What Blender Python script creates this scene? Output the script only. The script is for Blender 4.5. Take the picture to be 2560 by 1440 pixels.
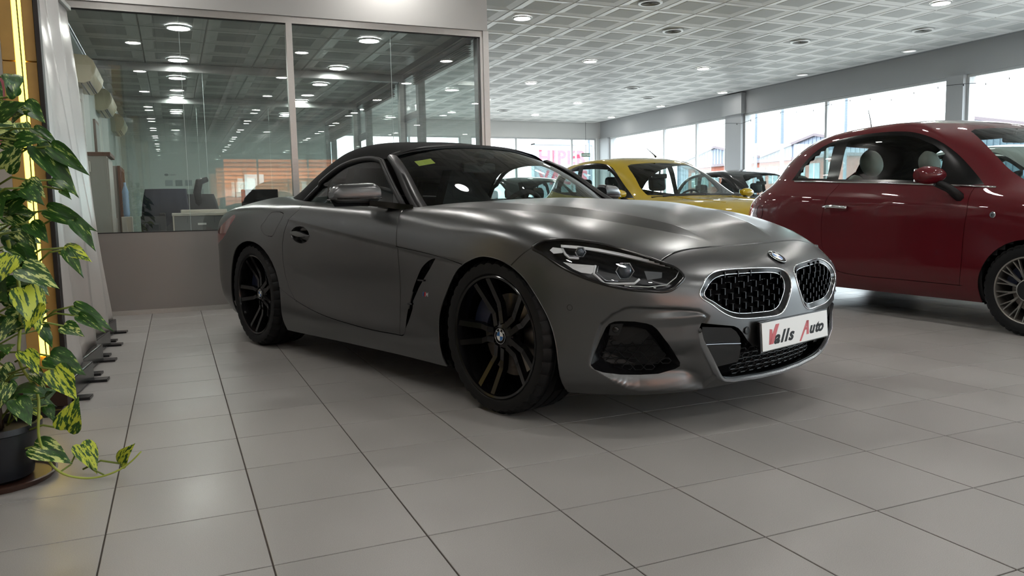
import bpy, bmesh, math, random
import numpy as np
from mathutils import Vector, Matrix
from mathutils.bvhtree import BVHTree

for o in list(bpy.data.objects):
    bpy.data.objects.remove(o, do_unlink=True)
scene = bpy.context.scene
COL = scene.collection
R = math.radians
random.seed(7)

# ------------------------------------------------------------------ camera
CAM_H = 0.8737
cam_data = bpy.data.cameras.new('camera')
cam_data.sensor_width = 36.0
cam_data.lens = 1940.0 / 2560.0 * 36.0
cam_data.clip_start = 0.05
cam_data.clip_end = 500
cam = bpy.data.objects.new('camera', cam_data)
COL.objects.link(cam)
_yaw, _pit, _rol = 0.4076046, -0.1033912, 0.0203136
_f = Vector((math.sin(_yaw) * math.cos(_pit), math.cos(_yaw) * math.cos(_pit), math.sin(_pit)))
_r = Vector((math.cos(_yaw), -math.sin(_yaw), 0))
_d = _f.cross(_r)
_right = _r * math.cos(_rol) + _d * math.sin(_rol)
_down = -_r * math.sin(_rol) + _d * math.cos(_rol)
cam.matrix_world = Matrix(((_right.x, -_down.x, -_f.x, 0), (_right.y, -_down.y, -_f.y, 0),
                           (_right.z, -_down.z, -_f.z, CAM_H), (0, 0, 0, 1)))
scene.camera = cam

# ------------------------------------------------------------------ sky, exposure
world = bpy.data.worlds.new('overcast_sky')
scene.world = world
world.use_nodes = True
_bg = world.node_tree.nodes['Background']
_bg.inputs['Color'].default_value = (0.86, 0.94, 1.0, 1)
_bg.inputs['Strength'].default_value = 3.6
scene.view_settings.view_transform = 'Standard'
scene.view_settings.look = 'None'
scene.view_settings.gamma = 1
scene.view_settings.use_curve_mapping = False
scene.view_settings.exposure = 1.4
cy = scene.cycles
cy.use_denoising = True
cy.use_adaptive_sampling = True
cy.adaptive_threshold = 0.03
cy.max_bounces = 7
cy.diffuse_bounces = 3
cy.glossy_bounces = 4
cy.transmission_bounces = 4
cy.transparent_max_bounces = 20
cy.sample_clamp_indirect = 6.0
cy.caustics_reflective = False
cy.caustics_refractive = False

# ------------------------------------------------------------------ materials
MATS = {}


def srgb(h):
    h = h.lstrip('#')
    c = [int(h[i:i + 2], 16) / 255 for i in (0, 2, 4)]
    return tuple(x / 12.92 if x <= 0.04045 else ((x + 0.055) / 1.055) ** 2.4 for x in c)


def mat(name, col='#808080', rough=0.5, metal=0.0, spec=0.5, coat=0.0, coat_rough=0.05, noise=0.0, nscale=20.0,
        bump=0.0, bscale=200.0, emit=None, estr=0.0, rand=0.0, aniso=None):
    """principled material with procedural colour variation, grain and per-object variation"""
    if name in MATS:
        return MATS[name]
    m = bpy.data.materials.new(name)
    m.use_nodes = True
    nt = m.node_tree
    b = nt.nodes['Principled BSDF']
    c = srgb(col) if isinstance(col, str) else col
    b.inputs['Base Color'].default_value = (*c, 1)
    b.inputs['Roughness'].default_value = rough
    b.inputs['Metallic'].default_value = metal
    b.inputs['Specular IOR Level'].default_value = spec
    b.inputs['Coat Weight'].default_value = coat
    b.inputs['Coat Roughness'].default_value = coat_rough
    m.diffuse_color = (*c, 1)
    if emit is not None:
        e = srgb(emit) if isinstance(emit, str) else emit
        b.inputs['Emission Color'].default_value = (*e, 1)
        b.inputs['Emission Strength'].default_value = estr
    src = None
    if noise > 0 or rand > 0:
        mul = nt.nodes.new('ShaderNodeMath'); mul.operation = 'ADD'; mul.inputs[0].default_value = 1.0
        last = mul
        if noise > 0:
            tc = nt.nodes.new('ShaderNodeTexCoord')
            n = nt.nodes.new('ShaderNodeTexNoise'); n.inputs['Scale'].default_value = nscale
            n.inputs['Detail'].default_value = 5
            nt.links.new(tc.outputs['Object'], n.inputs['Vector'])
            mr = nt.nodes.new('ShaderNodeMapRange')
            mr.inputs['To Min'].default_value = -noise; mr.inputs['To Max'].default_value = noise
            mr.inputs['From Min'].default_value = 0.25; mr.inputs['From Max'].default_value = 0.75
            nt.links.new(n.outputs['Fac'], mr.inputs['Value'])
            nt.links.new(mr.outputs['Result'], mul.inputs[1])
        else:
            mul.inputs[1].default_value = 0
        if rand > 0:
            oi = nt.nodes.new('ShaderNodeObjectInfo')
            mr2 = nt.nodes.new('ShaderNodeMapRange')
            mr2.inputs['To Min'].default_value = -rand; mr2.inputs['To Max'].default_value = rand
            nt.links.new(oi.outputs['Random'], mr2.inputs['Value'])
            ad = nt.nodes.new('ShaderNodeMath'); ad.operation = 'ADD'
            nt.links.new(mul.outputs[0], ad.inputs[0]); nt.links.new(mr2.outputs['Result'], ad.inputs[1])
            last = ad
        vm = nt.nodes.new('ShaderNodeVectorMath'); vm.operation = 'SCALE'
        vm.inputs[0].default_value = c
        nt.links.new(last.outputs[0], vm.inputs['Scale'])
        nt.links.new(vm.outputs['Vector'], b.inputs['Base Color'])
    if bump > 0:
        tc = nt.nodes.new('ShaderNodeTexCoord')
        n = nt.nodes.new('ShaderNodeTexNoise'); n.inputs['Scale'].default_value = bscale
        n.inputs['Detail'].default_value = 3
        nt.links.new(tc.outputs['Object'], n.inputs['Vector'])
        bp = nt.nodes.new('ShaderNodeBump'); bp.inputs['Strength'].default_value = bump
        bp.inputs['Distance'].default_value = 0.002
        nt.links.new(n.outputs['Fac'], bp.inputs['Height'])
        nt.links.new(bp.outputs['Normal'], b.inputs['Normal'])
    MATS[name] = m
    return m


def glass_mat(name, tint=(1, 1, 1), ior=1.5, rough=0.0):
    """thin pane: fresnel mix of a tinted see-through and a mirror reflection"""
    if name in MATS:
        return MATS[name]
    m = bpy.data.materials.new(name); m.use_nodes = True
    nt = m.node_tree; nt.nodes.clear()
    out = nt.nodes.new('ShaderNodeOutputMaterial')
    mix = nt.nodes.new('ShaderNodeMixShader')
    tr = nt.nodes.new('ShaderNodeBsdfTransparent'); tr.inputs['Color'].default_value = (*tint, 1)
    gl = nt.nodes.new('ShaderNodeBsdfGlossy'); gl.inputs['Roughness'].default_value = rough
    gl.inputs['Color'].default_value = (1, 1, 1, 1)
    geo = nt.nodes.new('ShaderNodeNewGeometry')
    dt = nt.nodes.new('ShaderNodeVectorMath'); dt.operation = 'DOT_PRODUCT'
    nt.links.new(geo.outputs['Normal'], dt.inputs[0]); nt.links.new(geo.outputs['Incoming'], dt.inputs[1])

    def mth(op, x, y=None):
        n = nt.nodes.new('ShaderNodeMath'); n.operation = op
        for k, q in enumerate((x, y)):
            if q is None: continue
            if isinstance(q, (int, float)): n.inputs[k].default_value = q
            else: nt.links.new(q, n.inputs[k])
        return n.outputs[0]
    f0 = ((ior - 1) / (ior + 1)) ** 2
    sch = mth('POWER', mth('SUBTRACT', 1.0, mth('ABSOLUTE', dt.outputs['Value'])), 5.0)
    fr = mth('ADD', f0, mth('MULTIPLY', sch, 1 - f0))
    nt.links.new(fr, mix.inputs[0])
    nt.links.new(tr.outputs[0], mix.inputs[1]); nt.links.new(gl.outputs[0], mix.inputs[2])
    nt.links.new(mix.outputs[0], out.inputs['Surface'])
    m.diffuse_color = (*tint, 0.3)
    MATS[name] = m
    return m


# ------------------------------------------------------------------ object helpers
def tag(o, label=None, cat=None, group=None, kind=None):
    if label: o['label'] = label
    if cat: o['category'] = cat
    if group: o['group'] = group
    if kind: o['kind'] = kind
    return o


def empty(name, loc=(0, 0, 0), rz=0.0, parent=None, label=None, cat=None, group=None, kind=None):
    o = bpy.data.objects.new(name, None)
    o.empty_display_size = 0.1
    COL.objects.link(o)
    o.location = loc
    o.rotation_euler = (0, 0, rz)
    if parent: o.parent = parent
    return tag(o, label, cat, group, kind)


def link_mesh(name, me, parent=None, loc=None):
    o = bpy.data.objects.new(name, me)
    COL.objects.link(o)
    if parent: o.parent = parent
    if loc is not None: o.location = loc
    return o


def copy_tree(o, parent=None):
    c = o.copy()
    COL.objects.link(c)
    c.parent = parent
    for ch in list(o.children):
        copy_tree(ch, c)
    return c


class MB:
    """collects faces, builds one mesh object"""

    def __init__(self):
        self.v = []; self.f = []; self.m = []; self.cur = 0

    def add(self, vs, fs):
        b = len(self.v)
        self.v.extend([tuple(p) for p in vs])
        self.f.extend([tuple(i + b for i in q) for q in fs])
        self.m.extend([self.cur] * len(fs))
        return self

    def box(self, x0, x1, y0, y1, z0, z1, c=0.0, M=None):
        if x0 > x1: x0, x1 = x1, x0
        if y0 > y1: y0, y1 = y1, y0
        if z0 > z1: z0, z1 = z1, z0
        if c <= 0:
            vs = [(x, y, z) for z in (z0, z1) for y in (y0, y1) for x in (x0, x1)]
            fs = [(0, 2, 3, 1), (4, 5, 7, 6), (0, 1, 5, 4), (2, 6, 7, 3), (0, 4, 6, 2), (1, 3, 7, 5)]
        else:
            bm = bmesh.new()
            bmesh.ops.create_cube(bm, size=1)
            for v in bm.verts:
                v.co = ((x0 + x1) / 2 + v.co.x * (x1 - x0), (y0 + y1) / 2 + v.co.y * (y1 - y0), (z0 + z1) / 2 + v.co.z * (z1 - z0))
            bmesh.ops.bevel(bm, geom=bm.edges[:], offset=c, segments=2, affect='EDGES', profile=0.5)
            bm.verts.index_update()
            vs = [v.co.copy() for v in bm.verts]; fs = [[v.index for v in q.verts] for q in bm.faces]
            bm.free()
        if M is not None: vs = [M @ Vector(p) for p in vs]
        return self.add(vs, fs)

    def cyl(self, p0, p1, r0, r1=None, n=16, caps=True):
        p0, p1 = Vector(p0), Vector(p1)
        r1 = r0 if r1 is None else r1
        d = (p1 - p0).normalized()
        a = d.orthogonal().normalized(); b = d.cross(a)
        vs = []
        for p, r in ((p0, r0), (p1, r1)):
            for i in range(n):
                t = 2 * math.pi * i / n
                vs.append(p + a * (r * math.cos(t)) + b * (r * math.sin(t)))
        fs = [(i, (i + 1) % n, n + (i + 1) % n, n + i) for i in range(n)]
        if caps: fs += [tuple(reversed(range(n))), tuple(range(n, 2 * n))]
        return self.add(vs, fs)

    def tube(self, pts, r, n=8, closed=False):
        pts = [Vector(p) for p in pts]
        N = len(pts)
        rs = r if isinstance(r, (list, tuple)) else [r] * N
        vs = []; up = None
        for i, p in enumerate(pts):
            q0 = pts[(i - 1) % N] if (i > 0 or closed) else p
            q1 = pts[(i + 1) % N] if (i < N - 1 or closed) else p
            d = (q1 - q0).normalized()
            if up is None:
                up = d.orthogonal().normalized()
            up = (up - d * up.dot(d)).normalized()
            s = d.cross(up)
            for k in range(n):
                t = 2 * math.pi * k / n
                vs.append(p + up * (rs[i] * math.cos(t)) + s * (rs[i] * math.sin(t)))
        fs = []
        for i in range(N if closed else N - 1):
            j = (i + 1) % N
            for k in range(n):
                l = (k + 1) % n
                fs.append((i * n + k, i * n + l, j * n + l, j * n + k))
        if not closed:
            fs += [tuple(reversed(range(n))), tuple(range((N - 1) * n, N * n))]
        return self.add(vs, fs)

    def lathe(self, prof, n=32, M=None, full=2 * math.pi, closed=False):
        """profile of (r, z) about +z"""
        vs = []; k = len(prof)
        ring = n if abs(full - 2 * math.pi) < 1e-6 else n + 1
        for i in range(ring):
            t = full * i / n
            for r, z in prof: vs.append(Vector((r * math.cos(t), r * math.sin(t), z)))
        fs = []
        for i in range(n):
            j = (i + 1) % ring
            for a in range(k if closed else k - 1):
                b = (a + 1) % k
                fs.append((i * k + a, j * k + a, j * k + b, i * k + b))
        if M is not None: vs = [M @ p for p in vs]
        return self.add(vs, fs)

    def prism(self, poly, o, e1, e2, t):
        """planar polygon at o with axes e1, e2 extruded by vector t"""
        o, e1, e2, t = Vector(o), Vector(e1), Vector(e2), Vector(t)
        n = len(poly)
        vs = [o + e1 * a + e2 * b for a, b in poly] + [o + e1 * a + e2 * b + t for a, b in poly]
        fs = [tuple(reversed(range(n))), tuple(range(n, 2 * n))] + [(i, (i + 1) % n, n + (i + 1) % n, n + i) for i in range(n)]
        return self.add(vs, fs)

    def grid(self, P, flip=False, closed_u=False):
        nu, nv = len(P), len(P[0])
        vs = [p for row in P for p in row]
        fs = []
        for i in range(nu if closed_u else nu - 1):
            j = (i + 1) % nu
            for k in range(nv - 1):
                q = (i * nv + k, j * nv + k, j * nv + k + 1, i * nv + k + 1)
                fs.append(q[::-1] if flip else q)
        return self.add(vs, fs)

    def build(self, name, mats, parent=None, smooth=False, loc=None, fixn=True):
        me = bpy.data.meshes.new(name)
        me.from_pydata(self.v, [], self.f)
        ml = mats if isinstance(mats, (list, tuple)) else [mats]
        for m in ml: me.materials.append(m)
        if len(ml) > 1: me.polygons.foreach_set('material_index', self.m)
        if fixn:
            bm = bmesh.new(); bm.from_mesh(me)
            bmesh.ops.recalc_face_normals(bm, faces=bm.faces)
            bm.to_mesh(me); bm.free()
        if smooth:
            me.polygons.foreach_set('use_smooth', [True] * len(me.polygons))
            if smooth is not True:
                me.set_sharp_from_angle(angle=R(smooth))
        me.update()
        return link_mesh(name, me, parent, loc)


def sheet(nu, nv, fn):
    return [[fn(i / (nu - 1), k / (nv - 1)) for k in range(nv)] for i in range(nu)]


def text_poly(name, txt, size, m, parent=None, Mx=None, extrude=0.001, shear=0.0, bold=0.0, spacing=1.0, align='LEFT', xs=1.0):
    cu = bpy.data.curves.new(name, 'FONT')
    cu.body = txt; cu.size = size; cu.extrude = extrude; cu.shear = shear; cu.offset = bold
    cu.space_character = spacing; cu.align_x = align; cu.resolution_u = 3
    o = bpy.data.objects.new(name, cu); COL.objects.link(o)
    dg = bpy.context.evaluated_depsgraph_get()
    me = bpy.data.meshes.new_from_object(o.evaluated_get(dg))
    bpy.data.objects.remove(o, do_unlink=True)
    me.name = name
    me.materials.clear(); me.materials.append(m)
    if xs != 1.0: me.transform(Matrix.Diagonal((xs, 1, 1, 1)))
    if Mx is not None: me.transform(Mx)
    return link_mesh(name, me, parent)


def basis(o, ex, ey):
    """matrix whose local x, y map to ex, ey at origin o"""
    ex, ey = Vector(ex).normalized(), Vector(ey).normalized()
    ez = ex.cross(ey)
    return Matrix(((ex.x, ey.x, ez.x, o[0]), (ex.y, ey.y, ez.y, o[1]), (ex.z, ey.z, ez.z, o[2]), (0, 0, 0, 1)))

# ------------------------------------------------------------------ sun outside
_sd = bpy.data.lights.new('sun', 'SUN')
_sd.energy = 3.0
_sd.angle = R(1.5)
_sd.color = (1.0, 0.95, 0.88)
sun = bpy.data.objects.new('sun', _sd)
COL.objects.link(sun)
sun.rotation_euler = Vector((0.55, -1.0, -1.9)).to_track_quat('-Z', 'Y').to_euler()

# ================================================================== THE ROOM
XR, YF, YB, XL, ZC = 12.15, 21.06, -14.6, -2.3, 3.376
YP, XP = 7.545, 3.03                  # office partition plane, office side plane
ZO = 2.66                             # office ceiling
M_wall = mat('wall_paint', '#c9c8c6', 0.75, noise=0.02, nscale=3)
M_wallw = mat('wall_white', '#d8d9d8', 0.7, noise=0.02, nscale=3)
M_alu = mat('satin_aluminium', '#bdbcb9', 0.35, 0.8, noise=0.03, nscale=60)
M_aluw = mat('white_frame', '#c3c6c8', 0.4, noise=0.02)
M_dkframe = mat('dark_gasket', '#1c1d1f', 0.5)
M_grout = mat('grout', '#4b443f', 0.9, noise=0.25, nscale=30)
M_pane = glass_mat('window_glass', (0.97, 0.99, 0.985), 1.5)
M_opane = glass_mat('office_glass', (0.935, 0.965, 0.955), 1.62)

# ---- floor tiles
TS, TX0, TY0 = 0.4, -0.22482, 5.53987
floor = tag(MB().box(XL, XR, YB, YF, -0.06, -0.0035).build('floor', M_grout), kind='structure')


def floor_tile_material():
    m = mat('floor_tile', '#9d9a97', 0.42, spec=0.45, rand=0.035)
    nt = m.node_tree
    b = nt.nodes['Principled BSDF']
    tc = nt.nodes.new('ShaderNodeTexCoord')
    geo = nt.nodes.new('ShaderNodeNewGeometry')
    n1 = nt.nodes.new('ShaderNodeTexNoise'); n1.inputs['Scale'].default_value = 420; n1.inputs['Detail'].default_value = 2
    n2 = nt.nodes.new('ShaderNodeTexNoise'); n2.inputs['Scale'].default_value = 2.2; n2.inputs['Detail'].default_value = 6
    n2.inputs['Distortion'].default_value = 0.6
    for n in (n1, n2): nt.links.new(geo.outputs['Position'], n.inputs['Vector'])
    link = b.inputs['Base Color'].links[0]
    src = link.from_socket
    a = nt.nodes.new('ShaderNodeMapRange'); a.inputs['From Min'].default_value = .3; a.inputs['From Max'].default_value = .7
    a.inputs['To Min'].default_value = .86; a.inputs['To Max'].default_value = 1.12
    nt.links.new(n1.outputs['Fac'], a.inputs['Value'])
    c = nt.nodes.new('ShaderNodeMapRange'); c.inputs['From Min'].default_value = .3; c.inputs['From Max'].default_value = .7
    c.inputs['To Min'].default_value = .95; c.inputs['To Max'].default_value = 1.05
    nt.links.new(n2.outputs['Fac'], c.inputs['Value'])
    mu = nt.nodes.new('ShaderNodeMath'); mu.operation = 'MULTIPLY'
    nt.links.new(a.outputs['Result'], mu.inputs[0]); nt.links.new(c.outputs['Result'], mu.inputs[1])
    sc = nt.nodes.new('ShaderNodeVectorMath'); sc.operation = 'SCALE'
    nt.links.new(src, sc.inputs[0]); nt.links.new(mu.outputs[0], sc.inputs['Scale'])
    nt.links.new(sc.outputs['Vector'], b.inputs['Base Color'])
    r = nt.nodes.new('ShaderNodeMapRange'); r.inputs['From Min'].default_value = .3; r.inputs['From Max'].default_value = .75
    r.inputs['To Min'].default_value = .30; r.inputs['To Max'].default_value = .44
    nt.links.new(n2.outputs['Fac'], r.inputs['Value'])
    nt.links.new(r.outputs['Result'], b.inputs['Roughness'])
    bp = nt.nodes.new('ShaderNodeBump'); bp.inputs['Strength'].default_value = .10; bp.inputs['Distance'].default_value = .0008
    nt.links.new(n1.outputs['Fac'], bp.inputs['Height']); nt.links.new(bp.outputs['Normal'], b.inputs['Normal'])
    return m


M_tile = floor_tile_material()
g = 0.0022


def tile_geo(mb, x, y):
    a, b = TS / 2 - g, TS / 2 - g - 0.0012
    vs = [(x + sx * a, y + sy * a, -0.0035) for sx, sy in ((-1, -1), (1, -1), (1, 1), (-1, 1))]
    vs += [(x + sx * a, y + sy * a, -0.0008) for sx, sy in ((-1, -1), (1, -1), (1, 1), (-1, 1))]
    vs += [(x + sx * b, y + sy * b, 0) for sx, sy in ((-1, -1), (1, -1), (1, 1), (-1, 1))]
    fs = [(0, 1, 5, 4), (1, 2, 6, 5), (2, 3, 7, 6), (3, 0, 4, 7), (4, 5, 9, 8), (5, 6, 10, 9), (6, 7, 11, 10), (7, 4, 8, 11), (8, 9, 10, 11)]
    mb.add(vs, fs)


def view_size(p):
    """rough apparent size of a point for the camera; 0 when out of frame"""
    v = Vector(p) - Vector((0, 0, CAM_H))
    z = v.dot(_f)
    if z < 0.4: return 0
    if abs(v.dot(_right) / z) > 0.70 or abs(v.dot(_down) / z) > 0.42: return 0
    return 1 / z


cells = []
for i in range(-6, 32):
    for j in range(-52, 40):
        x, y = TX0 + TS * (i + .5), TY0 + TS * (j + .5)
        if XL + .2 < x < XR - .1 and YB + .2 < y < YF - .2:
            if y > YP - .18 and x < XP: continue
            cells.append((view_size((x, y, 0)), x, y))
cells.sort(reverse=True)
mb = MB(); tile_geo(mb, 0, 0)
t0 = mb.build('floor_tile', M_tile, floor, fixn=False)
t0.location = (cells[0][1], cells[0][2], 0)
for s, x, y in cells[1:300]:
    link_mesh('floor_tile', t0.data, floor, (x, y, 0))
mb = MB()
for s, x, y in cells[300:]: tile_geo(mb, x, y)
tag(mb.build('floor_tile_field', M_tile, floor, fixn=False), kind='stuff')

# ---- hall ceiling
CX0, CY0, CPX, CPY = 4.706, 9.372, 0.6, 0.613
ceiling = tag(MB().box(XL, XR, YB, YF, ZC + 0.03, ZC + 0.12).build('ceiling', mat('ceiling_void', '#8d9092', 0.8)), kind='structure')
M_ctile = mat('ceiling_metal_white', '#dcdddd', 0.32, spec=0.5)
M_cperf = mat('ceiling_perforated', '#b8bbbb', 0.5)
CMATS = [M_ctile, M_cperf]


def ctile_geo(mb, x, y):
    ax, ay = CPX / 2 - .0025, CPY / 2 - .0025
    L = [(1.0, .012), (.97, 0.0), (.62, .010), (.60, .006)]
    vs = []
    for s, dz in L:
        vs += [(x + sx * ax * s, y + sy * ay * s, ZC + dz) for sx, sy in ((-1, -1), (-1, 1), (1, 1), (1, -1))]
    fs = []
    for k in range(3):
        for q in range(4):
            fs.append((k * 4 + q, k * 4 + (q + 1) % 4, k * 4 + 4 + (q + 1) % 4, k * 4 + 4 + q))
    mb.cur = 0; mb.add(vs, fs)
    mb.cur = 1; mb.add(vs[12:16], [(0, 1, 2, 3)])


def cgrid(i, j): return CX0 + CPX * (i + .5), CY0 + CPY * (j + .5)


lights_ij, vents_ij = [], []
for i in (-9, -5, -1, 3, 7, 11):
    for j in range(-36, 19, 4):
        lights_ij.append((i, j))
lights_ij.append((11, -4)) if (11, -4) not in lights_ij else None
vents_ij = [(3, 0), (1, -2), (9, -2), (7, 0), (7, 8), (9, 10), (5, 15)]
# measured hall: the fittings alternate with loudspeaker grilles
for v in vents_ij:
    if v in lights_ij: lights_ij.remove(v)
cells = []
for i in range(-12, 13):
    for j in range(-40, 20):
        x, y = cgrid(i, j)
        if not (XL < x < XR - .1 and YB < y < YF - .1): continue
        if x < XP and y > YP: continue
        cells.append((view_size((x, y, ZC)), x, y))
cells.sort(reverse=True)
mb = MB(); ctile_geo(mb, 0, 0)
mb.v = [(a, b, c - ZC) for a, b, c in mb.v]
t0 = mb.build('ceiling_tile', CMATS, ceiling, fixn=False)
t0.location = (cells[0][1], cells[0][2], ZC)
for s, x, y in cells[1:300]:
    link_mesh('ceiling_tile', t0.data, ceiling, (x, y, ZC))
mb = MB()
for s, x, y in cells[300:]: ctile_geo(mb, x, y)
tag(mb.build('ceiling_tile_field', CMATS, ceiling, fixn=False), kind='stuff')

# ---- recessed ceiling lights and vents
M_lamp = mat('downlight_diffuser', '#ffffff', 0.4, emit=(1, .97, .92), estr=48.0)
M_lamprim = mat('downlight_rim', '#d2d4d4', 0.3, 0.3)


def downlight(loc, r, label, group, m=None, rim=True):
    t = empty('ceiling_light', loc, label=label, cat='light', group=group)
    mb = MB(); mb.prism([(r * .9 * math.cos(t), r * .9 * math.sin(t)) for t in np.linspace(0, 2 * math.pi, 21)[:-1]], (0, 0, 0), (1, 0, 0), (0, 1, 0), (0, 0, .003)); o = mb.build('diffuser', m or M_lamp, t)
    mb = MB(); mb.lathe([(r * .9, .004), (r * .9, -.008), (r * .96, -.012), (r * 1.08, -.010), (r * 1.12, .006)], 24)
    mb.build('rim', M_lamprim, t, smooth=35)
    return t


M_lampoff = mat('downlight_off', '#d9dad8', 0.35, emit=(1, 1, 1), estr=0.35)
M_lampw = mat('downlight_soft', '#ffffff', 0.4, emit=(1, .97, .92), estr=12.0)
ORD = ['first', 'second', 'third', 'fourth', 'fifth', 'sixth', 'seventh', 'eighth']


def light_label(i, j, dim):
    x, y = cgrid(i, j)
    if not view_size((x, y, ZC)): return 'round recessed light in the hall ceiling outside the photographed view'
    col = {11: 'beside right windows', 7: 'one bay from right windows', 3: 'two bays from right windows', -1: 'next to glass office'}.get(i, 'in front of the glass office')
    return '%s hall ceiling light %s, %s row from far wall' % ('dim' if dim else 'lit', col, ORD[min(7, max(0, (16 - j) // 4))])


for (i, j) in lights_ij:
    x, y = cgrid(i, j)
    if x < XP + .2 and y > YP - .3: continue
    dim = (i, j) in ((11, 4), (11, 0))
    lab = light_label(i, j, dim)
    downlight((x, y, ZC - .002), 0.115, lab, 'recessed lights in the hall ceiling', M_lampoff if dim else (M_lampw if i == 11 else None))
M_grille = mat('vent_grille', '#8d8e8c', 0.5, 0.3)
VL = {(3, 0): 'straight above the yellow hatchback', (1, -2): 'nearest the top edge of the picture', (9, -2): 'nearest the dark red car', (7, 0): 'halfway between office and right windows', (7, 8): 'small in the distance over the black hatchback', (9, 10): 'farthest along the right window side', (5, 15): 'farthest beside the glass office post'}
for (i, j) in vents_ij:
    x, y = cgrid(i, j)
    t = empty('ceiling_vent', (x, y, ZC - .002), label='round grey ceiling vent ' + VL[(i, j)], cat='vent', group='round ceiling vents')
    mb = MB()
    for k in range(6):
        r = .02 + .018 * k
        mb.lathe([(r, -.004), (r + .011, -.010), (r + .012, -.004)], 20, closed=True)
    mb.build('louvre', M_grille, t)
    MB().lathe([(.0005, .004), (.13, .004)], 20).build('back_plate', mat('vent_dark', '#3d3f40', .7), t)
    MB().lathe([(.118, .004), (.120, -.012), (.150, -.010), (.155, .004)], 24).build('rim', M_lamprim, t, smooth=35)

# ---- right wall with window band
ZH = 2.91


def window(n, axis, c, a0, a1, z0, z1, split=(), fw=0.045, dep=0.06):
    """framed pane in the plane axis = c, from a0 to a1"""
    w = empty('window_%d' % n, kind='structure')
    mb = MB()

    def bx(p0, p1, q0, q1, d0=-dep / 2, d1=dep / 2):
        if axis == 'x': mb.box(c + d0, c + d1, p0, p1, q0, q1)
        else: mb.box(p0, p1, c + d0, c + d1, q0, q1)
    bx(a0, a1, z0, z0 + fw); bx(a0, a1, z1 - fw, z1)
    bx(a0, a0 + fw, z0 + fw, z1 - fw); bx(a1 - fw, a1, z0 + fw, z1 - fw)
    for s in split: bx(s - .03, s + .03, z0 + fw, z1 - fw)
    mb.build('window_frame', M_aluw, w)
    ed = [a0 + fw] + [e for s in split for e in (s - .03, s + .03)] + [a1 - fw]
    for k in range(0, len(ed), 2):
        mb = MB()
        if axis == 'x': mb.box(c - .003, c + .003, ed[k], ed[k + 1], z0 + fw, z1 - fw)
        else: mb.box(ed[k], ed[k + 1], c - .003, c + .003, z0 + fw, z1 - fw)
        mb.build('pane', M_pane, w)
    return w


M_wallr = mat('wall_right_paint', '#b3b6b9', 0.6, noise=0.02, nscale=2)
mb = MB()
mb.box(XR, XR + .25, YB, YF + .25, ZH, ZC + .1)
mb.box(XR, XR + .25, YB, YF + .25, -.06, .28)
cols = [(14.53, 15.09), (9.03, 9.34), (3.5, 4.05), (-2.0, -1.45), (-7.5, -6.95), (-13, -12.45), (20.55, YF + .25)]
for a, b in cols: mb.box(XR - .06, XR + .25, a, b, .28, ZH)
tag(mb.build('wall_right', M_wallr), kind='structure')
MB().box(XR - .12, XR + .02, 14.45, 15.15, ZH - .0, ZC).build('trim_1', M_wallr)['kind'] = 'structure'
wn = 1
edges = [(15.09, 20.55, (16.33, 17.74)), (9.34, 14.53, (12.07,)), (4.05, 9.03, (6.5,)), (-1.45, 3.5, (1.0,)), (-6.95, -2.0, (-4.5,)), (-12.45, -7.5, (-10,))]
for a, b, s in edges:
    window(wn, 'x', XR + .06, a, b, .28, ZH, s); wn += 1
# ---- far wall
mb = MB()
mb.box(XP - .1, XR + .25, YF, YF + .25, 2.92, ZC + .1)
mb.box(XP - .1, XR, YF, YF + .25, -.06, .28)
mb.box(12.0, XR, YF - .02, YF + .25, .28, 2.92)
mb.box(7.6, 7.9, YF - .02, YF + .25, .28, 2.92)
tag(mb.build('wall_far', M_wallw), kind='structure')
window(wn, 'y', YF + .06, 7.9, 12.0, .28, 2.92, (9.33, 11.18)); wn += 1
window(wn, 'y', YF + .06, XP, 7.6, .28, 2.92, (4.6, 6.1)); wn += 1
# ---- back wall behind the photographer, glazed towards the street
mb = MB()
mb.box(XL - .2, XR + .25, YB - .25, YB, 2.85, ZC + .1)
mb.box(XL - .2, XR + .25, YB - .25, YB, -.06, .35)
for a, b in ((XL - .2, 1.7), (6.6, 7.0), (11.9, XR + .25)): mb.box(a, b, YB - .25, YB, .35, 2.85)
tag(mb.build('wall_back', M_wall), kind='structure')
window(wn, 'y', YB - .1, 1.7, 6.6, .35, 2.85, (2.9, 4.7)); wn += 1
window(wn, 'y', YB - .1, 7.0, 11.9, .35, 2.85, (8.6, 10.2)); wn += 1
tag(MB().box(XL - .2, XL, YB, YP + .1, -.06, ZC + .1).build('wall_left', mat('wall_left_paint', '#a79c8e', .75, noise=.03, nscale=2)), kind='structure')

# ---- office: walls, partitions, ceiling
YO = 16.2
XOL = -0.82
mb = MB()
mb.box(XL, XP, YP - .03, YP + .09, 2.66, ZC + .1)
mb.box(XL, XOL + .1, YP - .03, YP + .09, -.06, 2.66)
mb.box(XP - .10, XP, YP + .09, YF, ZO + .0, ZC + .1)
tag(mb.build('wall_office', M_wall), kind='structure')
M_owall = mat('office_wall', '#b7bcb9', .7, noise=.02, nscale=2)
mb = MB()
tag(MB().box(XOL - .1, XOL, YP + .09, YO, -.05, ZO).build('wall_office_left', M_owall), kind='structure')
tag(MB().box(XOL - .1, XP, YO, YO + .12, -.05, ZO + .1).build('wall_office_back', M_owall), kind='structure')
tag(MB().box(XOL - .1, XP, YP + .09, YO, -.058, -.002).build('floor_office', mat('office_floor', '#807a73', .5, noise=.05)), kind='structure')
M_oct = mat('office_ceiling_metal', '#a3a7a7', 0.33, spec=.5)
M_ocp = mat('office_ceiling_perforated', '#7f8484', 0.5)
oceil = tag(MB().box(XOL, XP - .1, YP + .09, YO, ZO + .02, ZO + .06).build('ceiling_office', mat('ceiling_void', '#8d9092')), kind='structure')
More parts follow.
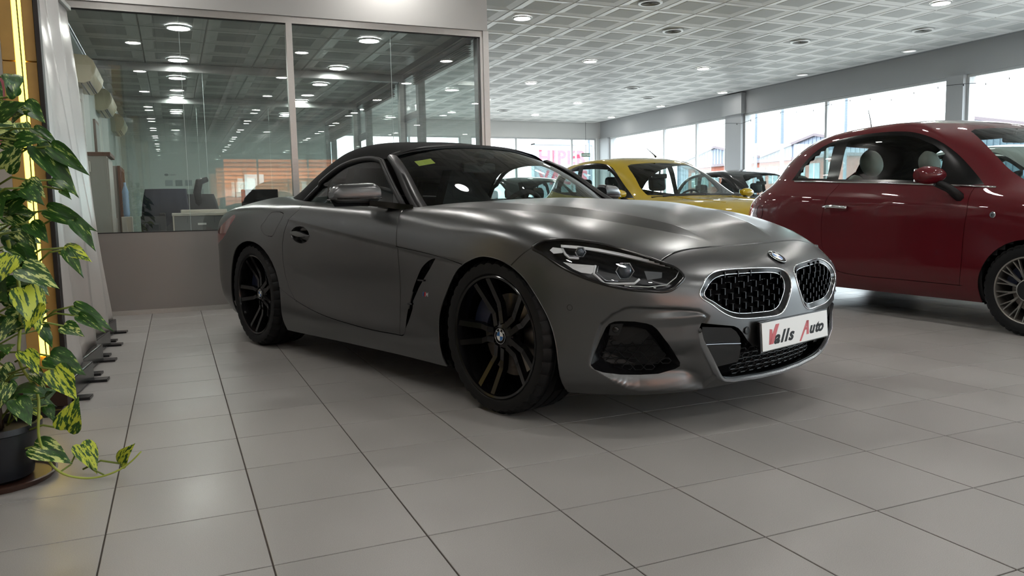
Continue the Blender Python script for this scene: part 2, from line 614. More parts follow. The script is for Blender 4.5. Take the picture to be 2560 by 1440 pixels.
mb = MB(); ctile_geo(mb, 0, 0); mb.v = [(a, b, c - ZC) for a, b, c in mb.v]
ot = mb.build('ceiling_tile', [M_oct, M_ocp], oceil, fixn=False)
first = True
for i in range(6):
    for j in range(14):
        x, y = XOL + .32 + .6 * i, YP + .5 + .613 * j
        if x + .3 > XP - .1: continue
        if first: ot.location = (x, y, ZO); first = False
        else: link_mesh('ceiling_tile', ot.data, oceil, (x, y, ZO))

YS = YP + .03
mb = MB()
mb.box(XOL, XP, YS - .035, YS + .035, 2.60, 2.66)
mb.box(XOL, XP, YS - .035, YS + .035, 0.0, .04)
mb.box(1.045, 1.10, YS - .04, YS + .04, .04, 2.60)
mb.box(2.955, 3.03, YS - .04, YS + .04, .04, 2.60)
mb.box(2.985, 3.045, YS - .05, YS + .03, .0, 2.66)
front = empty('window_20', kind='structure')
mb.build('window_frame', M_alu, front)
mb = MB()
for a, b in ((XOL, 1.045), (1.10, 2.955)):
    mb.box(a, b, YS - .012, YS + .012, .04, .72)
    mb.build('lower_panel', mat('grey_satin_panel', '#8f8c88', .28, .35, noise=.02, nscale=2), front) if False else None
mb.build('lower_panel', mat('grey_satin_panel', '#979390', .30, .3, noise=.02, nscale=2), front)
for a, b in ((XOL, .135), (.139, 1.045), (1.10, 2.03), (2.034, 2.955)):
    MB().box(a, b, YS - .004, YS + .004, .72, 2.60).build('pane', M_opane, front)
MB().box(.1355, .1385, YS - .005, YS + .005, .72, 2.60).build('glass_joint', mat('glass_edge', '#cfdedb', .2), front)
MB().box(2.0305, 2.0335, YS - .005, YS + .005, .72, 2.60).build('glass_joint', mat('glass_edge', '#cfdedb', .2), front)
for z, a, b in ((2.597, XOL, 1.045), (2.597, 1.10, 2.955), (.723, XOL, 1.045), (.723, 1.10, 2.955)):
    MB().box(a, b, YS - .014, YS + .014, z - .004, z + .004).build('gasket', M_dkframe, front)
# office side wall to the hall: posts, door with transom, panes
side = empty('window_21', kind='structure')
XS = XP - .05
posts = [7.62, 9.72, 10.6, 12.6, 13.45, 15.6, 16.25]
mb = MB()
for y in posts: mb.box(XS - .045, XS + .045, y - .055, y + .055, 0, ZO)
mb.box(XS - .05, XS + .05, YP, YO, ZO - .06, ZO); mb.box(XS - .04, XS + .04, YP, YO, 0, .04)
for a, b in ((9.72, 10.6), (12.6, 13.45)): mb.box(XS - .04, XS + .04, a, b, 2.05, 2.14)
mb.build('window_frame', mat('grey_post', '#7d8183', .4, .5), side)
for a, b in zip(posts[:-1], posts[1:]):
    MB().box(XS - .004, XS + .004, a + .055, b - .055, .04, ZO - .06).build('pane', M_opane, side)
for k, (a, b) in enumerate(((7.7, 9.65), (10.7, 12.5), (13.55, 15.5))):
    t = empty('roller_blind', (XS - .09, (a + b) / 2, ZO - .1), label=['rolled up blind above the nearest side pane of the glass office', 'rolled up blind above the middle side pane of the glass office', 'half lowered striped blind at the rear of the glass office'][k], cat='blind')
    mb = MB()
    h = (b - a) / 2
    for q in range(6 if k < 2 else 16):
        mb.box(-.025, .025, -h, h, -.012 - q * .022, -.006 - q * .022)
    mb.build('slat', mat('blind_slats', '#5b5552', .5), t)
    MB().box(-.03, .03, -h, h, -.005, .04).build('head_rail', mat('blind_rail', '#77787a', .4, .4), t)
# inner glass partitions of the offices
for n, y in ((22, 10.35), (23, 13.25)):
    w = empty('window_%d' % n, kind='structure')
    mb = MB(); mb.box(XOL, XS - .05, y - .05, y + .05, ZO - .09, ZO); mb.box(XOL, XS - .05, y - .04, y + .04, 0, .05)
    mb.box(XS - .11, XS - .05, y - .04, y + .04, .05, ZO - .09)
    mb.build('window_frame', mat('grey_rail', '#a3a5a5', .35, .5), w)
    xs = [XOL, .42, 1.5, XS - .11]
    for a, b in zip(xs[:-1], xs[1:]):
        MB().box(a, b - .004, y - .004, y + .004, .05, ZO - .09).build('pane', M_opane, w)
        MB().box(b - .004, b, y - .005, y + .005, .05, ZO - .09).build('glass_joint', mat('glass_edge', '#cfdedb', .2), w)
for x in (.15, 2.0):
    for y in (8.3, 10.0, 11.3, 13.1, 14.9):
        downlight((x, y, ZO - .003), .11, 'round office ceiling light, %s from the front glass in the %s row' % (ORD[(8.3, 10.0, 11.3, 13.1, 14.9).index(y)], 'left' if x < 1 else 'right'), 'office ceiling lights')

# ================================================================== CAR TOOLS
def cspline(P, sub):
    """C2 chord-length cubic spline through points P (n,3); sub samples per interval"""
    P = np.asarray(P, float)
    n = len(P)
    d = np.linalg.norm(np.diff(P, axis=0), axis=1)
    h = np.maximum(d, 1e-5) ** 0.75
    A = np.zeros((n, n)); B = np.zeros((n, P.shape[1]))
    A[0, 0] = 2; A[0, 1] = 1; B[0] = 3 * (P[1] - P[0]) / h[0]
    A[-1, -1] = 2; A[-1, -2] = 1; B[-1] = 3 * (P[-1] - P[-2]) / h[-1]
    for i in range(1, n - 1):
        A[i, i - 1] = h[i]; A[i, i] = 2 * (h[i - 1] + h[i]); A[i, i + 1] = h[i - 1]
        B[i] = 3 * (h[i] * (P[i] - P[i - 1]) / h[i - 1] + h[i - 1] * (P[i + 1] - P[i]) / h[i])
    D = np.linalg.solve(A, B)
    out = []
    for i in range(n - 1):
        s = sub if isinstance(sub, int) else sub[i]
        for k in range(s):
            t = k / s
            h00 = 2 * t ** 3 - 3 * t ** 2 + 1; h10 = t ** 3 - 2 * t ** 2 + t; h01 = -2 * t ** 3 + 3 * t ** 2; h11 = t ** 3 - t ** 2
            out.append(h00 * P[i] + h10 * h[i] * D[i] + h01 * P[i + 1] + h11 * h[i] * D[i + 1])
    out.append(P[-1])
    return np.array(out)


def sym_rows(rows, subu):
    """spline each row along u with mirrored ghost points so the centre line stays smooth"""
    res = []
    for r in rows:
        r = np.asarray(r, float)
        m0 = r[1:4][::-1] * [1, -1, 1]; m1 = r[-4:-1][::-1] * [1, -1, 1]
        full = np.concatenate([m0, r, m1])
        sl = [4] * 3 + (list(subu) if not isinstance(subu, int) else [subu] * (len(r) - 1)) + [4] * 3
        s = cspline(full, sl)
        res.append(s[12:len(s) - 12])
    return res


class Skin:
    """dense half-body surface (positive half width), mirrored to both sides when panels are built"""

    def __init__(self, rows, subu, subv, disp=None):
        R_ = sym_rows(rows, subu)
        nu = len(R_[0])
        cols = []
        for i in range(nu):
            cols.append(cspline([r[i] for r in R_], subv))
        G = np.array(cols)                    # nu, nv, 3
        G[0, :, 1] = 0; G[-1, :, 1] = 0
        self.G = G
        if disp is not None:
            N = self.normals(G)
            G = disp(G, N)
            self.G = G
        self.N = self.normals(self.G)
        nu, nv = G.shape[:2]
        self.nu, self.nv = nu, nv
        self.V = self.G.reshape(-1, 3)
        self.Nf = self.N.reshape(-1, 3)
        self.F = [(i * nv + k, (i + 1) * nv + k, (i + 1) * nv + k + 1, i * nv + k + 1) for i in range(nu - 1) for k in range(nv - 1)]
        q = self.F[len(self.F) // 2]
        fn = np.cross(self.V[q[1]] - self.V[q[0]], self.V[q[2]] - self.V[q[0]])
        if fn @ self.Nf[q[0]] < 0: self.F = [f[::-1] for f in self.F]
        self.tri = [t for a, b, c, d in self.F for t in ((a, b, c), (a, c, d))]
        self.bvh = BVHTree.FromPolygons([tuple(p) for p in self.V], self.tri)

    @staticmethod
    def normals(G):
        du = np.gradient(G, axis=0); dv = np.gradient(G, axis=1)
        # mirrored centre line
        N = np.cross(dv, du)
        N /= np.maximum(np.linalg.norm(N, axis=2, keepdims=True), 1e-9)
        for k in (0, -1):
            N[k, :, 1] = 0
            N[k] /= np.maximum(np.linalg.norm(N[k], axis=1, keepdims=True), 1e-9)
        c = G.reshape(-1, 3).mean(0)
        if np.sum((G[:, :, 1]) * N[:, :, 1]) < 0: N = -N
        return N

    def nrm(self, p):
        loc, no, fi, d = self.bvh.find_nearest(p)
        a, b, c = (Vector(self.V[i]) for i in self.tri[fi])
        v0, v1, v2 = b - a, c - a, loc - a
        d00, d01, d11, d20, d21 = v0.dot(v0), v0.dot(v1), v1.dot(v1), v2.dot(v0), v2.dot(v1)
        den = d00 * d11 - d01 * d01
        if abs(den) < 1e-16: return Vector(self.Nf[self.tri[fi][0]])
        w1 = (d11 * d20 - d01 * d21) / den; w2 = (d00 * d21 - d01 * d20) / den
        i, j, k = self.tri[fi]
        n = self.Nf[i] * (1 - w1 - w2) + self.Nf[j] * w1 + self.Nf[k] * w2
        return Vector(n).normalized()

    def hit(self, o, d):
        return self.bvh.ray_cast(Vector(o), Vector(d).normalized())

    def side(self, x, z):
        """surface point seen from the side at (x, z)"""
        h = self.hit((x, 3, z), (0, -1, 0))
        return h[0]

    def front(self, y, z):
        h = self.hit((3, y, z), (-1, 0, 0))
        return h[0]

    def top(self, x, y):
        h = self.hit((x, y, 3), (0, 0, -1))
        return h[0]

    def bm(self):
        b = bmesh.new()
        vs = [b.verts.new(p) for p in self.V]
        for f in self.F:
            try: b.faces.new([vs[i] for i in f])
            except ValueError: pass
        b.normal_update()
        b.faces.layers.int.new('reg')
        return b


def pip(poly, X, Y):
    """vectorised point in polygon"""
    ins = np.zeros(len(X), bool)
    n = len(poly); j = n - 1
    for i in range(n):
        xi, yi = poly[i]; xj, yj = poly[j]
        c = ((yi > Y) != (yj > Y)) & (X < (xj - xi) * (Y - yi) / (yj - yi + 1e-12) + xi)
        ins ^= c
        j = i
    return ins


AX = {'side': (Vector((1, 0, 0)), Vector((0, 0, 1)), Vector((0, 1, 0))),
      'front': (Vector((0, 1, 0)), Vector((0, 0, 1)), Vector((1, 0, 0))),
      'rear': (Vector((0, 1, 0)), Vector((0, 0, 1)), Vector((-1, 0, 0))),
      'top': (Vector((1, 0, 0)), Vector((0, 1, 0)), Vector((0, 0, 1)))}


def axis_diag(deg):
    """view onto the front corner: deg 0 = from the front, 90 = from the side"""
    a = R(deg)
    return (Vector((-math.sin(a), math.cos(a), 0)), Vector((0, 0, 1)), Vector((math.cos(a), math.sin(a), 0)))


def cut_loop(bm, poly, axis, ok, closed=True, pad=.04):
    """cut the mesh along a 2D outline projected along the axis direction (done on a small copy of the faces around it)"""
    e1, e2, dr = axis
    n = len(poly)
    xs = [p[0] for p in poly]; ys = [p[1] for p in poly]
    bx = (min(xs) - pad, max(xs) + pad, min(ys) - pad, max(ys) + pad)

    def box(f):
        px = [v.co.dot(e1) for v in f.verts]; py = [v.co.dot(e2) for v in f.verts]
        return min(px), max(px), min(py), max(py)
    L = bm.faces.layers.int['reg']
    src = []
    for f in bm.faces:
        if not ok(f): continue
        c = f.verts[0].co
        x, y = c.dot(e1), c.dot(e2)
        if bx[0] - .1 < x < bx[1] + .1 and bx[2] - .1 < y < bx[3] + .1:
            q = box(f)
            if q[1] > bx[0] and q[0] < bx[1] and q[3] > bx[2] and q[2] < bx[3]: src.append(f)
    if not src: return
    tb = bmesh.new(); TL = tb.faces.layers.int.new('reg')
    vm = {}; back = {}
    for f in src:
        for v in f.verts:
            if v not in vm:
                t = tb.verts.new(v.co); vm[v] = t; back[t] = v
    for f in src:
        try: g_ = tb.faces.new([vm[v] for v in f.verts])
        except ValueError: continue
        g_[TL] = f[L]
    S = {f: box(f) for f in tb.faces}
    for i in range(n if closed else n - 1):
        a, b = Vector(poly[i]), Vector(poly[(i + 1) % n])
        if (b - a).length < 1e-7: continue
        lo = (min(a.x, b.x) - 1e-4, min(a.y, b.y) - 1e-4); hi = (max(a.x, b.x) + 1e-4, max(a.y, b.y) + 1e-4)
        fs = [f for f, q in S.items() if q[1] >= lo[0] and q[0] <= hi[0] and q[3] >= lo[1] and q[2] <= hi[1]]
        if not fs: continue
        es = list({e for f in fs for e in f.edges}); vs = list({v for f in fs for v in f.verts})
        t = b - a
        no = e1 * (-t.y) + e2 * t.x
        co = e1 * a.x + e2 * a.y
        r = bmesh.ops.bisect_plane(tb, geom=fs + es + vs, dist=1e-6, plane_co=co, plane_no=no.normalized())
        for f in fs:
            if f.is_valid: S[f] = box(f)
        for g_ in r['geom']:
            if isinstance(g_, bmesh.types.BMFace) and g_.is_valid: S[g_] = box(g_)
    for f in src: bm.faces.remove(f)
    for f in tb.faces:
        q = []
        for t in f.verts:
            v = back.get(t)
            if v is None or not v.is_valid:
                v = bm.verts.new(t.co); back[t] = v
            q.append(v)
        try: g_ = bm.faces.new(q)
        except ValueError: continue
        g_[L] = f[TL]; g_.normal_update()
    # wire edges left by removed faces
    for e in [e for e in bm.edges if not e.link_faces]: bm.edges.remove(e)
    tb.free()


def flood(bm, seeds):
    """number the connected panels: seeds {value: point}; gap faces (-1) and openings (>= 50) are walls"""
    L = bm.faces.layers.int['reg']
    for val, p in seeds.items():
        p = Vector(p)
        best = min((f for f in bm.faces if f[L] == 0), key=lambda f: (f.calc_center_median() - p).length_squared, default=None)
        if best is None: continue
        st = [best]; best[L] = val
        while st:
            f = st.pop()
            for e in f.edges:
                for g_ in e.link_faces:
                    if g_[L] == 0:
                        g_[L] = val; st.append(g_)


def mark(bm, poly, axis, ok, val, only=None):
    e1, e2, dr = axis
    L = bm.faces.layers.int['reg']
    fs = [f for f in bm.faces if ok(f) and (only is None or f[L] in only)]
    if not fs: return
    C = [f.calc_center_median() for f in fs]
    X = np.array([c.dot(e1) for c in C]); Y = np.array([c.dot(e2) for c in C])
    for f, s in zip(fs, pip(poly, X, Y)):
        if s: f[L] = val


def offset_line(pts, w):
    """polyline -> thin closed polygon of width w"""
    P = [Vector(p) for p in pts]
    Lf, Rt = [], []
    for i, p in enumerate(P):
        a = P[max(i - 1, 0)]; b = P[min(i + 1, len(P) - 1)]
        t = (b - a).normalized(); n = Vector((-t.y, t.x))
        Lf.append(p + n * (w / 2)); Rt.append(p - n * (w / 2))
    return [tuple(p) for p in Lf + Rt[::-1]]


def smooth2(pts, sub=6, closed=False):
    P = np.array(pts, float)
    if closed:
        Q = np.concatenate([P[-3:], P, P[:3]])
        s = cspline(Q, sub)
        return [tuple(p) for p in s[3 * sub:-(2 * sub + 1)]][:len(P) * sub]
    return [tuple(p) for p in cspline(P, sub)]


def gap(bm, pts, axis, ok, w=0.004, sub=6, smooth=True):
    """panel gap: cut a thin strip out of the skin"""
    p = smooth2(pts, sub) if smooth and len(pts) > 2 else pts
    poly = offset_line(p, w)
    cut_loop(bm, poly, axis, ok)
    mark(bm, poly, axis, ok, -1)


def extract(bm, val, skin, both=True, inset=0.0, lip=0.006, side=None, post=None):
    """faces tagged val -> vertex/face arrays with smooth normals, optional folded lip along the border
    side: None both halves joined, +1 left (y>0), -1 right (y<0)"""
    L = bm.faces.layers.int['reg']
    vals = val if isinstance(val, (tuple, list, set)) else (val,)
    fs = [f for f in bm.faces if f[L] in vals]
    idx = {}; V = []; N = []; F = []
    for f in fs:
        q = []
        for v in f.verts:
            if v.index not in idx or True:
                pass
            k = idx.get(v)
            if k is None:
                k = len(V); idx[v] = k; V.append(v.co.copy()); N.append(skin.nrm(v.co))
            q.append(k)
        F.append(q)
    if post:
        for i in range(len(V)): V[i], N[i] = post(V[i], N[i])
    # border lip
    if lip > 0:
        cnt = {}
        for f in fs:
            vs = list(f.verts)
            for i in range(len(vs)):
                a, b = idx[vs[i]], idx[vs[(i + 1) % len(vs)]]
                cnt.setdefault((min(a, b), max(a, b)), []).append((a, b))
        low = {}

        def lo(a):
            if a not in low:
                low[a] = len(V); V.append(V[a] - N[a] * lip); N.append(N[a])
            return low[a]
        for k, l in list(cnt.items()):
            if len(l) == 1:
                a, b = l[0]
                if abs(V[a].y) < 1e-5 and abs(V[b].y) < 1e-5: continue
                F.append([b, a, lo(a), lo(b)])
    nm = len(V)
    sides = (-1, 1) if side is None else (side,)
    VV = []; NN = []; FF = []
    cen = {}
    for s in sides:
        mp = []
        for i, (v, n) in enumerate(zip(V, N)):
            if side is None and abs(v.y) < 1e-5 and i in cen:
                mp.append(cen[i]); continue
            mp.append(len(VV))
            if side is None and abs(v.y) < 1e-5: cen[i] = len(VV)
            VV.append((v.x, v.y * s, v.z)); NN.append((n.x, n.y * s, n.z))
        for q in F:
            r = [mp[i] for i in q]
            if s < 0: r = r[::-1]
            if len(set(r)) >= 3: FF.append(r)
    return VV, NN, FF


def panel(name, bm, val, skin, m, parent, side=None, lip=0.006, flip=False, label=None, post=None):
    V, N, F = extract(bm, val, skin, lip=lip, side=side, post=post)
    if not F: return None
    me = bpy.data.meshes.new(name)
    me.from_pydata(V, [], F)
    me.materials.append(m)
    me.update()
    # orient faces along the skin normals
    bm2 = bmesh.new(); bm2.from_mesh(me); bm2.faces.ensure_lookup_table()
    for f in bm2.faces:
        n = sum((Vector(N[v.index]) for v in f.verts), Vector())
        if f.normal.dot(n) < -0.2 * n.length: f.normal_flip()
    bm2.to_mesh(me); bm2.free()
    me.polygons.foreach_set('use_smooth', [True] * len(me.polygons))
    me.normals_split_custom_set_from_vertices([Vector(n).normalized() for n in N])
    me.update()
    o = link_mesh(name, me, parent)
    if label: o['label'] = label
    return o


def strip_on(skin, pts, axis, w, h, name, m, parent, sides=(1, -1), closed=False, sub=6, smooth=True, lift=0.0):
    """bead of half-round section laid on the skin along a projected outline"""
    e1, e2, dr = axis
    p = smooth2(pts, sub, closed) if smooth else pts
    P = []
    for a, b in p:
        h_ = skin.hit(e1 * a + e2 * b + dr * 4, -dr)
        if h_[0] is not None: P.append((h_[0], skin.nrm(h_[0])))
    res = []
    for s in sides:
        mb = MB(); n = len(P); vs = []
        for i, (q, nn) in enumerate(P):
            a = P[(i - 1) % n if closed else max(i - 1, 0)][0]; b = P[(i + 1) % n if closed else min(i + 1, n - 1)][0]
            t = (b - a).normalized(); sd = t.cross(nn).normalized()
            base = q + nn * lift
            for u, k in ((-1, -.3), (-.8, .6), (0, 1), (.8, .6), (1, -.3)):
                c = base + sd * (u * w / 2) + nn * (k * h)
                vs.append((c.x, c.y * s, c.z))
        fs = []
        for i in range(n if closed else n - 1):
            j = (i + 1) % n
            for k in range(4): fs.append((i * 5 + k, j * 5 + k, j * 5 + k + 1, i * 5 + k + 1))
        mb.add(vs, fs)
        res.append(mb.build(name, m, parent, smooth=True))
    return res


def lay(P, s=1): return [(x, y * s, z) for x, y, z in P]

# ================================================================== WHEELS
M_tyre = mat('tyre_rubber', '#101113', 0.6, spec=0.3, noise=0.12, nscale=40)
M_blackgloss = mat('gloss_black', '#0d0d0f', 0.16, spec=0.5)
M_blackplast = mat('black_plastic', '#131416', 0.5, spec=0.4, bump=.05, bscale=900)
M_blackvoid = mat('dark_cavity', '#050506', 0.9, spec=0.1)
M_chrome = mat('chrome', '#d6d8da', 0.08, 1.0)
M_dkchrome = mat('dark_chrome', '#4a4b4e', 0.10, 1.0)
M_disc = mat('brake_disc', '#8d8782', 0.3, 1.0, noise=.1, nscale=60)
M_white = mat('plain_white', '#e9e9e6', 0.35)
M_blue = mat('emblem_blue', '#2f6aa8', 0.3)
M_red = mat('letter_red', '#b8242b', 0.4)
M_black = mat('plain_black', '#0b0b0c', 0.6, spec=.2)


def xform(mb, Mx):
    mb.v = [tuple(Mx @ Vector(p)) for p in mb.v]
    return mb


def roundel(parent, Mx, r, letters=True, name='emblem', flat=.004):
    """round blue and white emblem, local z out"""
    mb = MB(); mb.lathe([(0.0005, flat), (r * .98, flat), (r, flat * .5), (r, -.002)], 32)
    e = xform(mb, Mx).build(name, M_black, parent, smooth=35)
    for rr in (.97, .60):
        mb = MB(); mb.tube([(r * rr * math.cos(t), r * rr * math.sin(t), flat) for t in np.linspace(0, 2 * math.pi, 33)[:-1]], r * .035, 6, closed=True)
        xform(mb, Mx).build('emblem_ring', M_chrome, e, smooth=True)
    for k in range(4):
        pts = [(0, 0)] + [(r * .58 * math.cos(t), r * .58 * math.sin(t)) for t in np.linspace(k * math.pi / 2, (k + 1) * math.pi / 2, 9)]
        mb = MB(); mb.prism(pts, (0, 0, flat), (1, 0, 0), (0, 1, 0), (0, 0, .0008))
        xform(mb, Mx).build('emblem_quadrant', M_blue if k % 2 else M_white, e)
    if letters:
        for ch, ang in (('B', 135), ('M', 90), ('W', 45)):
            a = R(ang)
            L = Matrix.Translation((r * .79 * math.cos(a), r * .79 * math.sin(a), flat)) @ Matrix.Rotation(a - math.pi / 2, 4, 'Z') @ Matrix.Translation((-r * .10, -r * .10, 0))
            text_poly('emblem_letter', ch, r * .30, M_white, e, Mx @ L, extrude=.0006, bold=r * .01)
    return e


def make_wheel(car, cx, cy_, cz, s, Rt, Rr, wd, style, rim_m, cap=None, emb=False, rot=0.0, name='wheel'):
    """s = +1 left side, -1 right side; local z of the wheel points outwards"""
    o = Vector((cx, cy_, cz))
    Mx = Matrix.Translation(o) @ (Matrix.Rotation(-s * math.pi / 2, 4, 'X')) @ Matrix.Rotation(rot, 4, 'Z')
    h = wd / 2
    # rim barrel and lip
    mb = MB()
    mb.lathe([(Rr * .985, h * .90), (Rr * 1.01, h * .98), (Rr * 1.0, h * 1.0), (Rr * .965, h * .97), (Rr * .945, h * .80), (Rr * .93, h * .3), (Rr * .90, -h * .6), (Rr * .98, -h * .9), (Rr * 1.01, -h)], 64)
    rim = xform(mb, Mx).build(name, rim_m, car, smooth=40)
    # tyre
    d = Rt - Rr
    prof = [(Rr * .99, h * .92), (Rr + d * .12, h * 1.0), (Rr + d * .45, h * 1.035), (Rr + d * .75, h * 1.02), (Rt - .016, h * .96), (Rt - .005, h * .86)]
    for k in range(4):
        y0 = h * (.62 - .42 * k)
        prof += [(Rt, y0 + .022), (Rt, y0 + .006), (Rt - .007, y0 + .004), (Rt - .007, y0 - .004), (Rt, y0 - .006)]
    prof += [(Rt - .005, -h * .86), (Rt - .016, -h * .97), (Rr + d * .5, -h * 1.08), (Rr * .99, -h * .92)]
    mb = MB()
    n = 144
    vs = []
    for i in range(n):
        t = 2 * math.pi * i / n
        for (r, z) in prof:
            if r > Rt - .02 and abs(z) > h * .62 and i % 4 == 0: r -= .006
            # contact patch flattening
            vs.append(Vector((r * math.cos(t), r * math.sin(t), z)))
    k = len(prof)
    fs = [(i * k + a, ((i + 1) % n) * k + a, ((i + 1) % n) * k + a + 1, i * k + a + 1) for i in range(n) for a in range(k - 1)]
    mb.add(vs, fs)
    xform(mb, Mx).build('tyre', M_tyre, rim, smooth=30)
    # brake disc, hub, caliper
    mb = MB(); mb.lathe([(.08, h * .15), (Rr * .68, h * .15), (Rr * .68, h * .05), (.08, h * .05)], 40)
    xform(mb, Mx).build('brake_disc', M_disc, rim, smooth=30)
    mb = MB(); mb.lathe([(.0005, -h * .5), (Rr * .92, -h * .5)], 40); xform(mb, Mx).build('wheel_back', M_blackvoid, rim)
    mb = MB()
    a0 = R(150) - rot
    pts = [(Rr * .50 * math.cos(a0 + t), Rr * .50 * math.sin(a0 + t)) for t in np.linspace(-.45, .45, 7)] + [(Rr * .82 * math.cos(a0 + t), Rr * .82 * math.sin(a0 + t)) for t in np.linspace(.36, -.36, 7)]
    mb.prism(pts, (0, 0, 0), (1, 0, 0), (0, 1, 0), (0, 0, h * .42))
    xform(mb, Mx).build('brake_caliper', mat('caliper_blue', '#1a2036', .35, spec=.5), rim)
    zf = h * .62
    if style == 'double5':
        for k in range(5):
            for q in (-1, 1):
                th = 2 * math.pi * k / 5
                er = Vector((math.cos(th), math.sin(th), 0)); et = Vector((-math.sin(th), math.cos(th), 0))
                st = [(.050, .020, .62), (Rr * .40, .022, .56), (Rr * .52, .032, .60), (Rr * .975, .046, .92)]
                vs = []
                for (r, off, zz) in st:
                    for (dw, dz) in ((-.017, -.024), (-.013, 0), (.011, .001), (.016, -.024)):
                        vs.append(er * r + et * (q * off + dw) + Vector((0, 0, h * zz + dz)))
                fs = []
                for i in range(len(st) - 1):
                    for a in range(3): fs.append((i * 4 + a, i * 4 + a + 1, i * 4 + 5 + a, i * 4 + 4 + a))
                    fs.append((i * 4 + 3, i * 4, i * 4 + 4, i * 4 + 7))
                mb = MB(); mb.add(vs, fs)
                # angular pocket at the outer end of the spoke
                xform(mb, Mx).build('spoke', rim_m, rim)
        mb = MB(); mb.lathe([(.0005, h * .655), (.036, h * .655), (.042, h * .62), (.066, h * .56), (.072, h * .25)], 30)
        xform(mb, Mx).build('hub', rim_m, rim, smooth=35)
    elif style == 'multi':
        N = 14
        for k in range(N):
            for q in (-1, 1):
                th = 2 * math.pi * k / N
                er = Vector((math.cos(th), math.sin(th), 0)); et = Vector((-math.sin(th), math.cos(th), 0))
                st = [(.055, .0, .80), (Rr * .62, .004, .78), (Rr * .97, .019, .90)]
                vs = []
                for (r, off, zz) in st:
                    for (dw, dz) in ((-.005, -.014), (-.004, 0), (.004, 0), (.005, -.014)):
                        vs.append(er * r + et * (q * off + dw) + Vector((0, 0, h * zz + dz)))
                fs = []
                for i in range(len(st) - 1):
                    for a in range(3): fs.append((i * 4 + a, i * 4 + a + 1, i * 4 + 5 + a, i * 4 + 4 + a))
                mb = MB(); mb.add(vs, fs)
                xform(mb, Mx).build('spoke', rim_m, rim)
        mb = MB(); mb.lathe([(.0005, h * .96), (.062, h * .95), (.066, h * .85), (.066, h * .5)], 30)
        xform(mb, Mx).build('hub_cap', M_blackplast, rim, smooth=35)
        mb = MB(); mb.tube([(.066 * math.cos(t), .066 * math.sin(t), h * .90) for t in np.linspace(0, 2 * math.pi, 33)[:-1]], .005, 6, closed=True)
        xform(mb, Mx).build('hub_ring', rim_m, rim, smooth=True)
    else:
        for k in range(5):
            th = 2 * math.pi * k / 5
            er = Vector((math.cos(th), math.sin(th), 0)); et = Vector((-math.sin(th), math.cos(th), 0))
            vs = []
            for (r, w_, zz) in ((.04, .03, .8), (Rr * .97, .05, .9)):
                for (dw, dz) in ((-w_, -.02), (-w_ * .8, 0), (w_ * .8, 0), (w_, -.02)):
                    vs.append(er * r + et * dw + Vector((0, 0, h * zz + dz)))
            mb = MB(); mb.add(vs, [(0, 1, 5, 4), (1, 2, 6, 5), (2, 3, 7, 6)])
            xform(mb, Mx).build('spoke', rim_m, rim)
        mb = MB(); mb.lathe([(.0005, h * .88), (.06, h * .84), (.07, h * .5)], 24); xform(mb, Mx).build('hub', rim_m, rim, smooth=35)
    if emb:
        up = Matrix.Translation(o) @ (Matrix.Rotation(-s * math.pi / 2, 4, 'X'))
        # keep the emblem upright
        up = Matrix.Translation(o + Vector((0, s * h * .66, 0))) @ basis((0, 0, 0), (-s, 0, 0), (0, 0, 1))
        roundel(rim, up, .034, True, 'hub_emblem', .003)
    return rim

# ================================================================== GREY ROADSTER
Z4_X, Z4_Y, Z4_TH = 2.078, 3.258, 0.310
